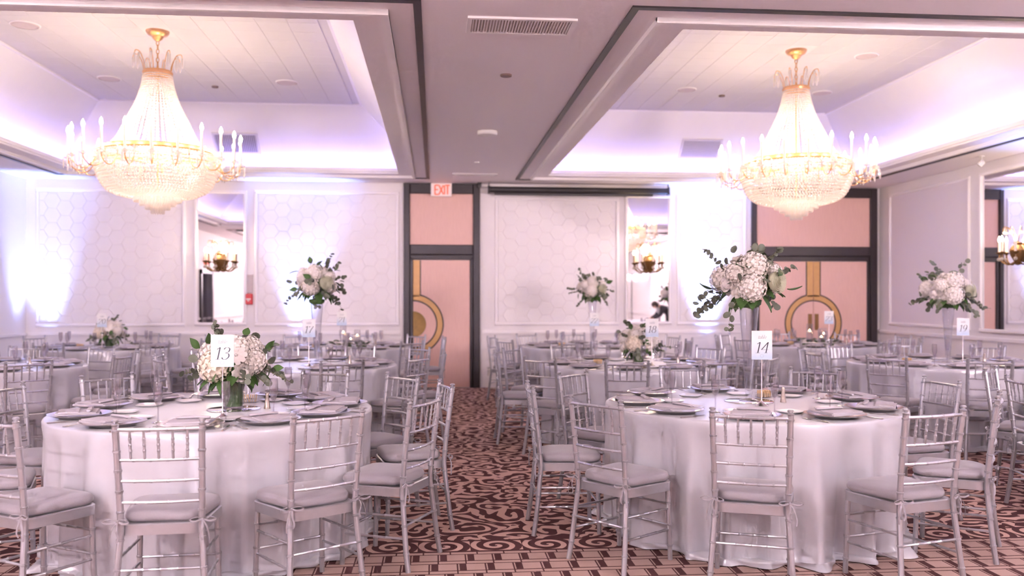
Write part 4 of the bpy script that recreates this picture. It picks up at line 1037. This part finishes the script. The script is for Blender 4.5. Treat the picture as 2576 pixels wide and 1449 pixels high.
# ---------------------------------------------------------------- flowers
def fib(n):
    for i in range(n):
        z = 1 - 2 * (i + .5) / n; r = math.sqrt(1 - z * z); a = i * 2.39996; yield Vector((r * math.cos(a), r * math.sin(a), z))
def bloom_meshes():
    rr = random.Random(5); D = {}
    mb = MB().ball((0, 0, 0), .86, 10, 7)
    for d in fib(110):
        if d.z < -.75: continue
        q = d.to_track_quat('Z', 'Y'); c = d * rr.uniform(.92, 1.02); tw = rr.uniform(0, 6.28)
        for k in range(4):
            a = tw + k * PI / 2
            pts = [(0, 0, 0), (.10, -.085, .035), (.20, 0, .05), (.10, .085, .035)]
            mb.add([c + q @ (Matrix.Rotation(a, 3, 'Z') @ Vector(p)) for p in pts], [(0, 1, 2, 3)])
    D['hydrangea'] = mb
    mb = MB().ball((0, 0, -.05), .5, 8, 6)
    for lay, (n, tilt, ln) in enumerate(((3, 78, .55), (5, 66, .72), (6, 50, .88), (7, 32, 1.0), (7, 12, 1.05))):
        for k in range(n):
            a = 2 * PI * k / n + lay * .6; ti = R(tilt); g_ = []
            for i in range(4):
                for jx in range(3):
                    s = i / 3; wv = (jx - 1) * .42 * math.sin(PI * (.25 + .6 * s)) * ln
                    rr_ = .12 + s * ln * math.cos(ti) ; zz = -.35 + s * ln * math.sin(ti) - .12 * s * s * (lay > 2) - .10 * abs(jx - 1)
                    v = Matrix.Rotation(a, 3, 'Z') @ Vector((rr_, wv, zz)); g_.append(v)
            mb.add(g_, [(i * 3 + jx, i * 3 + jx + 1, i * 3 + jx + 4, i * 3 + jx + 3) for i in range(3) for jx in range(2)])
    D['rose'] = mb
    mb = MB()
    for k in range(9):
        a = 2 * PI * k / 9
        g_ = [Matrix.Rotation(a, 3, 'Z') @ Vector(p) for p in ((.1, 0, .0), (.5, -.32, .12), (1.0, -.22, .16), (1.06, 0, .14), (1.0, .22, .16), (.5, .32, .12))]
        mb.add(g_, [(0, 1, 2, 3, 4, 5)])
    mb.ball((0, 0, .02), .12, 8, 5)
    D['anemone'] = mb
    mb = MB()
    for ring in range(7):
        n = 8 + ring * 5; r = .12 + ring * .135
        for k in range(n):
            a = 2 * PI * k / n + ring * .3; zz = .35 * math.cos(r * 1.3)
            mb.add([Matrix.Rotation(a, 3, 'Z') @ Vector(p) for p in ((r - .05, -.05, zz), (r + .05, -.06, zz + .1), (r + .05, .06, zz + .1), (r - .05, .05, zz))], [(0, 1, 2, 3)])
    mb.ball((0, 0, -.12), .85, 12, 8, .55)
    D['scabiosa'] = mb
    mb = MB()   # round silver-dollar leaf, lies along +X from its stalk
    n = 10; vs = [(.0, 0, 0)] + [(.52 - .5 * math.cos(2 * PI * i / n), .47 * math.sin(2 * PI * i / n), .07 * abs(math.sin(2 * PI * i / n))) for i in range(1, n)] + [(.55, 0, -.02)]
    L = len(vs) - 1; mb.add(vs, [(i, i + 1, L) for i in range(0, n - 1)] + [(n - 1, 0, L)])
    D['round_leaf'] = mb
    mb = MB(); n = 6; vs = []
    for i in range(n + 1):
        s = i / n; wd = .30 * math.sin(PI * s ** .8) ; vs += [(s, -wd, .06 - .25 * s * s), (s, 0, -.25 * s * s), (s, wd, .06 - .25 * s * s)]
    mb.add(vs, [(i * 3 + j, i * 3 + j + 1, i * 3 + j + 4, i * 3 + j + 3) for i in range(n) for j in range(2)])
    D['pointed_leaf'] = mb
    out = {}
    for k, m_ in (('hydrangea', 'petal'), ('rose', 'petal_pale'), ('anemone', 'petal'), ('scabiosa', 'scabiosa'), ('round_leaf', 'eucalyptus'), ('pointed_leaf', 'leaf_green')):
        me = D[k].mesh(k, True, 50); me.materials.append(MATS[m_]); out[k] = me
    me = out['hydrangea'].copy(); me.materials.clear(); me.materials.append(MATS['petal_cream']); out['hydrangea_cream'] = me
    me = out['rose'].copy(); me.materials.clear(); me.materials.append(MATS['petal']); out['rose_white'] = me
    return out
FL = bloom_meshes()
def bouquet(x, y, z, Rr, seed, label, squash=.85, big=(), nrose=7, nsprig=14, wrap=None, dish=False, face=-PI / 2, low=-.35):
    """arrangement whose ball of flowers has its centre at (x, y, z)"""
    rr = random.Random(seed); zb = wrap if wrap is not None else z - Rr * squash * .9
    t = thing('flower_arrangement', label, 'flowers', (x, y, zb)); oz = z - zb
    core = MB()
    for d in fib(26):
        if d.z > -.2: core.ball(Vector((0, 0, oz)) + Vector((d.x, d.y, d.z * squash)) * Rr * .42, Rr * .20, 6, 4)
    core.build('foliage_core', 'leaf_green', t)
    # every bloom: direction (azimuth from the camera side, elevation), radius share, kind
    taken = []
    def place(kind, az, el, s, push=.66):
        d = Vector((math.cos(face + R(az)) * math.cos(R(el)), math.sin(face + R(az)) * math.cos(R(el)), math.sin(R(el))))
        c = Vector((d.x, d.y, d.z * squash)) * Rr * push
        q = d.to_track_quat('Z', 'Y'); nm = {'hydrangea_cream': 'hydrangea', 'rose_white': 'rose'}.get(kind, kind)
        o = put(nm + '_bloom', FL[kind], t, (c.x, c.y, c.z + oz), q, s * Rr); taken.append((d, s)); return o
    for b in big: place(*b)
    tries = 0
    while nrose and tries < 400:
        tries += 1; az = rr.uniform(-180, 180); el = rr.uniform(-20, 85); s = rr.uniform(.22, .32)
        d = Vector((math.cos(face + R(az)) * math.cos(R(el)), math.sin(face + R(az)) * math.cos(R(el)), math.sin(R(el))))
        if any((d - e).length < (s + s2) * 1.15 for e, s2 in taken): continue
        place(rr.choice(['rose', 'rose_white', 'hydrangea', 'rose_white']), az, el, s, .74); nrose -= 1
    for k in range(nsprig):
        az = rr.uniform(0, 2 * PI); el = rr.choice([rr.uniform(20, 70), rr.uniform(-30, 20), rr.uniform(-45, -5) if dish else rr.uniform(-15, 5)])
        d = Vector((math.cos(az) * math.cos(R(el)), math.sin(az) * math.cos(R(el)), math.sin(R(el)) * squash))
        L = Rr * rr.uniform(.55, .95); p0 = Vector((0, 0, oz)) + d * Rr * .55; side = d.cross(Vector((0, 0, 1))).normalized()
        dr = Vector((0, 0, -rr.uniform(.0, .5) if el < 20 else rr.uniform(-.1, .2)))
        if not dish: dr.z = max(dr.z, -(oz + d.z * (Rr * .55 + L) - .05) / L)
        pts = [p0 + d * L * f + dr * L * f * f + side * L * .12 * math.sin(3 * f + k) for f in (0, .25, .5, .75, 1.0)]
        stem = MB().tube(crom(pts, 3), .0016, 4).build('sprig', 'stem', t)
        for f in (.30, .45, .6, .74, .87, 1.0):
            for sg in ((1, -1) if rr.random() < .45 else (rr.choice((1, -1)),)):
                i = min(3, int(f * 4)); p = pts[i].lerp(pts[i + 1], f * 4 - i) if f < 1 else pts[-1]
                ld = (d * .5 + side * sg * .8 + Vector((0, 0, rr.uniform(-.6, .3) if dish else rr.uniform(-.1, .4)))).normalized()
                nv = (Vector((0, -1, .25)) + Vector((rr.uniform(-.6, .6), rr.uniform(-.3, .5), rr.uniform(-.5, .5)))).normalized()
                yv = nv.cross(ld).normalized(); nv = ld.cross(yv)
                put('round_leaf', FL['round_leaf'], stem, p, Matrix((ld, yv, nv)).transposed().to_quaternion(), Rr * rr.uniform(.12, .21))
    for k in range(30):
        az = 2 * PI * k * .382 + rr.uniform(-.3, .3); el = R(rr.uniform(-25, 80))
        d = Vector((math.cos(az) * math.cos(el), math.sin(az) * math.cos(el), math.sin(el)))
        if any((d - e).length < s2 * .95 for e, s2 in taken): continue
        ld = (d + Vector((rr.uniform(-1, 1), rr.uniform(-1, 1), rr.uniform(-1, .6)))).normalized(); yv = d.cross(ld).normalized(); nv = ld.cross(yv)
        kd = rr.choice(('round_leaf', 'round_leaf', 'pointed_leaf'))
        put(kd, FL[kd], t, Vector((0, 0, oz)) + Vector((d.x, d.y, d.z * squash)) * Rr * rr.uniform(.86, .98), Matrix((ld, yv, nv)).transposed().to_quaternion(), Rr * (rr.uniform(.18, .26) if kd == 'round_leaf' else rr.uniform(.32, .42)))
    for k in range(14):
        az = 2 * PI * k / 14 + rr.uniform(-.2, .2); el = R(rr.uniform(-50, -10))
        d = Vector((math.cos(az) * math.cos(el), math.sin(az) * math.cos(el), math.sin(el)))
        yv = Vector((0, 0, 1)).cross(d).normalized(); nv = d.cross(yv)
        put('pointed_leaf', FL['pointed_leaf'], t, Vector((0, 0, oz)) + d * Rr * .45, Matrix((d, yv, nv)).transposed().to_quaternion(), Rr * rr.uniform(.45, .62))
    if dish:
        MB().lathe([(.0, 0), (.05, 0), (.075, .02), (.08, .05), (.0, .06)], 18, cap=False).build('flower_holder', 'leaf_green', t)
    return t, oz

def low_vase(x, y, z, r, h, label):
    t = thing('cylinder_vase', label, 'vase', (x, y, z))
    MB().lathe([(0, 0), (r, 0), (r, h), (r - .004, h), (r - .004, .006), (0, .006)], 32, cap=False).build('glass_wall', 'vase_glass', t)
def leaf_wrap(arr, r, h, dz=0):
    mb = MB(); n = 9
    for k in range(n):
        a0 = 2 * PI * k / n; vs = []; m_ = 5
        for i in range(m_):
            for j in range(4):
                a = a0 + (i / (m_ - 1) - .5) * 1.15; q = r * (1 - .02 * (k % 3)) ; hh = .008 + (h - .012) * (.5 + (j / 3 - .5) * math.sqrt(max(0, 1 - (2 * i / (m_ - 1) - 1) ** 2 * .75)))
                vs.append((q * math.cos(a), q * math.sin(a), hh + dz))
        mb.add(vs, [(i * 4 + j, i * 4 + j + 1, i * 4 + j + 5, i * 4 + j + 4) for i in range(m_ - 1) for j in range(3)])
    mb.lathe([(0, .008 + dz), (r * .9, .008 + dz), (r * .9, h * .98 + dz), (0, h * 1.0 + dz)], 18, cap=False)
    mb.build('leaf_wrap', 'leaf_green', arr)
def tall_vase(x, y, z, h, r0, r1, label):
    t = thing('trumpet_vase', label, 'vase', (x, y, z))
    MB().lathe([(0, 0), (.058, 0), (.062, .003), (.05, .010), (.022, .018), (.018, .03), (r0, .06), (r0 + (r1 - r0) * .35, h * .5), (r1, h), (r1 - .003, h), (r0 + (r1 - r0) * .35 - .003, h * .5), (r0 - .004, .07), (0, .06)], 32, cap=False).build('glass_body', 'vase_glass', t)
BIG_LOW = (('hydrangea_cream', -30, 4, .40), ('hydrangea', 22, 50, .36), ('hydrangea', 58, 14, .33), ('anemone', 16, 24, .26, .92), ('hydrangea', 150, 30, .40), ('hydrangea', -110, 30, .38), ('hydrangea', 100, 55, .30), ('rose_white', 36, -14, .26), ('hydrangea', -34, 52, .28))
BIG_TALL = (('hydrangea', -6, 46, .37), ('hydrangea', -14, -10, .37), ('hydrangea', -54, 26, .28), ('rose', -74, -4, .28), ('scabiosa', 32, 2, .30, .86), ('hydrangea', 66, 28, .24), ('hydrangea', 44, 58, .22), ('hydrangea', 150, 30, .40), ('hydrangea', -130, 10, .38), ('rose_white', -44, -22, .24), ('rose_white', 60, -12, .22))
def center_low(num, vx, vy, Rr, seed, vr, vh, dz, sx, sy, sq=.85):
    tn = TN[num]; zz = TOPZ
    nm, me = PC['mirror']; tag(put(nm, me, None, (vx, vy, zz)), f'{DESC["mirror"]} {tn}', 'mirror')
    low_vase(vx, vy, zz + .006, vr, vh, f'clear cylinder vase lined with green leaves on {tn}')
    arr, oz = bouquet(vx, vy, zz + dz, Rr, seed, f'low cream and white flowers in a leaf-lined vase on {tn}', sq, BIG_LOW, 7, 13, wrap=zz + .012)
    leaf_wrap(arr, vr - .007, vh - .004)
    number_sign(sx, sy, zz, YAW * -1, num, f'white card reading {tn} on a thin silver stand')
def center_tall(num, vx, vy, Rr, seed, vh, dz, sx, sy, r1=.062, sq=.88, nsp=15):
    tn = TN[num]; zz = TOPZ
    nm, me = PC['mirror']; tag(put(nm, me, None, (vx, vy, zz)), f'{DESC["mirror"]} {tn}', 'mirror')
    tall_vase(vx, vy, zz + .006, vh, .026, r1, f'tall clear trumpet vase standing on {tn}')
    bouquet(vx, vy, zz + .006 + vh + dz, Rr, seed, f'large white flower and eucalyptus arrangement topping the tall vase on {tn}', sq, BIG_TALL, 6, nsp, wrap=zz + .006 + vh - .003, dish=True)
    number_sign(sx, sy, zz, YAW * -1, num, f'white card reading {tn} on a thin silver stand')
def center_candles(num, cx, cy, seed, sx, sy):
    tn = TN[num]; rr = random.Random(seed); zz = TOPZ
    for k, (dx, dy, h) in enumerate(((-.09, .04, .30), (.10, .0, .24), (.02, -.10, .18))):
        t = thing('floating_candle_vase', f'clear glass cylinder with a {("tall", "middle-sized", "short")[k]} floating candle on {tn}', 'candle', (cx + dx, cy + dy, zz))
        MB().lathe([(0, 0), (.042, 0), (.042, h), (.039, h), (.039, .006), (0, .006)], 24, cap=False).build('glass_wall', 'vase_glass', t)
        MB().lathe([(0, .006), (.037, .006), (.037, h * .62), (0, h * .62)], 20, cap=False).build('water', 'glass', t)
        c = MB().lathe([(0, h * .60), (.026, h * .60), (.034, h * .63), (.030, h * .66), (0, h * .655)], 16, cap=False).build('candle', 'wax', t)
        MB().lathe([(.0, h * .655), (.005, h * .67), (.006, h * .69), (.003, h * .72), (0, h * .745)], 8, cap=False).build('candle_flame', 'flame', c)
    t = thing('flower_arrangement', f'flat garland of white roses and greenery around the candles on {tn}', 'flowers', (cx, cy, zz))
    for k in range(34):
        a = 2 * PI * k / 34 + rr.uniform(-.15, .15); r = rr.uniform(.20, .25)
        a2 = a + rr.uniform(-1.2, 1.2); d = Vector((math.cos(a2), math.sin(a2), rr.uniform(.35, .7))).normalized(); yv = Vector((0, 0, 1)).cross(d).normalized()
        put('pointed_leaf' if k % 2 else 'round_leaf', FL['pointed_leaf' if k % 2 else 'round_leaf'], t, (r * math.cos(a), r * math.sin(a), .045), Matrix((d, yv, d.cross(yv))).transposed().to_quaternion(), rr.uniform(.06, .1))
    MB().tube([(.22 * math.cos(2 * PI * i / 20), .22 * math.sin(2 * PI * i / 20), .013) for i in range(20)], .012, 6, closed=True).build('garland_stem', 'leaf_green', t)
    for k in range(8):
        a = 2 * PI * k / 8 + .3; put('rose_bloom', FL['rose_white' if k % 2 else 'rose'], t, (.22 * math.cos(a), .22 * math.sin(a), .06), (rr.uniform(-.5, .5), rr.uniform(-.5, .5), 0), rr.uniform(.035, .05))
    number_sign(sx, sy, zz, YAW * -1, num, f'white card reading {tn} on a thin silver stand', .33)
def U(px, py):   # pixel to point on a table top
    zc = (CAM_H - TOPZ) * 2200 / (py - 750); xc = (px - 1288) / 2200 * zc; return xc * _c + zc * _s, zc * _c - xc * _s
def Xat(px, Y): return atY(px, 750, Y)[0]
vx, vy = U(588, 1030); center_low('13', vx, vy, .235, 2, .060, .155, .262, *U(560, 1053))
vx, vy = U(1884, 1010); center_tall('14', vx, vy, .250, 6, .60, .155, *U(1916, 1021))
center_tall('17', Xat(797, 8.85), 8.85, .245, 9, .60, .20, Xat(777, 8.62), 8.62)
center_low('18', Xat(1606, 8.70), 8.70, .215, 12, .058, .12, .20, Xat(1640, 8.40), 8.40)
center_tall('19', Xat(2385, 8.62), 8.62, .270, 15, .56, .16, Xat(2422, 8.45), 8.45, nsp=17)
center_low('20', Xat(275, 12.15), 12.15, .215, 18, .060, .12, .205, Xat(257, 11.9), 11.9)
center_candles('21', Xat(880, 11.95), 11.95, 3, Xat(860, 11.52), 11.52)
center_tall('22', Xat(1490, 11.95), 11.95, .235, 22, .62, .16, Xat(1495, 11.75), 11.75, nsp=20)
center_candles('23', Xat(2055, 12.0), 12.0, 4, Xat(2085, 11.55), 11.55)

# shakers and a small glass dish of packets on each near table
def dish(x, y, rz, tn):
    t = thing('packet_dish', f'small glass dish of sugar packets on {tn}', 'dish', (x, y, TOPZ), rz)
    mb = MB(); mb.bb((-.05, -.03, 0), (.05, .03, .004)); mb.bb((-.05, -.03, .004), (.05, -.027, .03)); mb.bb((-.05, .027, .004), (.05, .03, .03)); mb.bb((-.05, -.027, .004), (-.047, .027, .03)); mb.bb((.047, -.027, .004), (.05, .027, .03))
    mb.build('glass_dish', 'vase_glass', t, smooth=False)
    for k in range(7): MB().box((-.036 + k * .012, 0, .027), (.005, .048, .044), Matrix.Rotation(.15 * math.sin(k * 2.3), 3, 'Y')).build('sugar_packet', 'packets', t, smooth=False)
for num, (cx, cy), _ in TABLES:
    if num == '13': sp = [U(672, 1028)]; dp = U(630, 1012)
    elif num == '14': sp = [U(1970, 1012)]; dp = U(1922, 1000)
    elif num in ('15',): continue
    else: sp = [(cx + .45, cy - .03)]; dp = (cx - .36, cy + .02)
    for k, (x, y) in enumerate(sp): piece('shaker', x, y, TOPZ, 0, TN[num])
    dish(*dp, .2, TN[num])

# ---------------------------------------------------------------- the person seen in the tall mirror, bending over a table behind the photographer
tag(put('tablecloth', tablecloth(99, []), None, (5.52, 2.2, 0)), 'satin cloth on the round table the bending person leans over', 'tablecloth')
dup(table0, (5.52, 2.2, 0), 0, 'round folding table the bending person leans over')
def skinned(name, m, chains, parent, root=0):
    """skin-modifier surface grown over connected chains of (point, radius)"""
    vs = []; ed = []; rad = []; key = {}
    def vid(p, r):
        k = tuple(round(c, 4) for c in p)
        if k not in key: key[k] = len(vs); vs.append(p); rad.append(r)
        return key[k]
    for ch_ in chains:
        ids = [vid(p, r) for p, r in ch_]; ed += [(a, b) for a, b in zip(ids, ids[1:])]
    me = bpy.data.meshes.new(name); me.from_pydata(vs, ed, []); me.materials.append(MATS[m])
    o = put(name, me, parent); sk = o.modifiers.new('skin', 'SKIN'); sk.use_smooth_shade = True
    for i, v in enumerate(me.skin_vertices[0].data): v.radius = rad[i] if isinstance(rad[i], tuple) else (rad[i], rad[i]); v.use_root = (i == root)
    sb = o.modifiers.new('subdivision', 'SUBSURF'); sb.levels = 2; sb.render_levels = 2
    return o
pn = thing('person', 'person in dark clothes and white shirt bending over a table, seen in the mirror', 'person', (7.02, 2.2, 0))
def Lc(x, y, z): return (x - 7.02, y - 2.2, z)
hip = Lc(7.06, 2.2, .93); waist = Lc(6.97, 2.2, 1.04); chest = Lc(6.80, 2.2, 1.13); nb = Lc(6.69, 2.2, 1.18); nk = Lc(6.63, 2.2, 1.19); hd0 = Lc(6.56, 2.2, 1.21); hd1 = Lc(6.48, 2.2, 1.17)
body = [[(hip, .13), (waist, .125), (chest, .135), (nb, .075), (nk, .052), (hd0, .082), (hd1, .066)]]; coat = [[(hip, .145), (waist, .138), (chest, .150), (nb, .085)]]; legs = [[(hip, .15)]]; legs = []
for sd in (-1, 1):
    hj = Lc(7.06, 2.2 + sd * .09, .88); kn_ = Lc(7.02, 2.2 + sd * .12, .50); an = Lc(7.08, 2.2 + sd * .12, .09); toe = Lc(6.90, 2.2 + sd * .13, .035)
    body.append([(hip, .13), (hj, .088), (kn_, .058), (an, .040), (toe, .032)]); legs.append([(hip, .14), (hj, .10), (kn_, .072), (an, .058)])
    sh = Lc(6.76, 2.2 + sd * .18, 1.12); el = Lc(6.66, 2.2 + sd * .24, .92); wr = Lc(6.47, 2.2 + sd * .16, .815); pm = Lc(6.40, 2.2 + sd * .14, .795)
    body.append([(chest, .135), (sh, .062), (el, .043), (wr, .028), (pm, (.036, .016))]); coat.append([(chest, .15), (sh, .078), (el, .058), (wr, .042)])
    for k in range(4):
        yy = (k - 1.5) * .019; ln = (.060, .070, .074, .056)[k]
        a = Lc(6.375, 2.2 + sd * .14 + yy, .792); b = Lc(6.375 - ln * .55, 2.2 + sd * .14 + yy * 1.15, .793); c = Lc(6.375 - ln, 2.2 + sd * .14 + yy * 1.2, .779)
        body.append([(pm, (.036, .016)), (a, .0095), (b, .0085), (c, .0075)])
    body.append([(pm, (.036, .016)), (Lc(6.395, 2.2 + sd * .14 - sd * .045, .788), .010), (Lc(6.36, 2.2 + sd * .14 - sd * .06, .779), .0085)])
skinned('body', 'skin', body, pn); skinned('jacket', 'dark_fabric', coat, pn); skinned('trousers', 'dark_fabric', legs, pn)
for sd in (-1, 1): MB().tube([Lc(7.13, 2.2 + sd * .12, .04), Lc(7.04, 2.2 + sd * .12, .045), Lc(6.92, 2.2 + sd * .13, .03), Lc(6.87, 2.2 + sd * .13, .02)], [.036, .045, .04, .02], 10, flat=.85).build('shoe', 'black_metal', pn)
MB().tube([Lc(6.74, 2.2, 1.03), Lc(6.66, 2.2, 1.10), Lc(6.63, 2.2, 1.15)], [.10, .085, .062], 14).build('shirt_front', 'shirt', pn)
MB().ball(Lc(6.555, 2.2, 1.245), .108, 16, 10, .92).ball(Lc(6.61, 2.2, 1.225), .085, 12, 8).build('hair', 'hair', pn)
MB().ball(Lc(6.43, 2.2, 1.135), .016, 8, 6).build('nose', 'skin', pn)
for sd in (-1, 1):
    MB().ball(Lc(6.452, 2.2 + sd * .032, 1.175), .013, 8, 6).build('eye', 'porcelain', pn); MB().ball(Lc(6.54, 2.2 + sd * .095, 1.17), .026, 8, 6, 1.3).build('ear', 'skin', pn)
MB().tube([Lc(6.465, 2.17, 1.095), Lc(6.458, 2.2, 1.093), Lc(6.465, 2.23, 1.095)], .008, 6).build('mouth', 'petal_pale', pn)
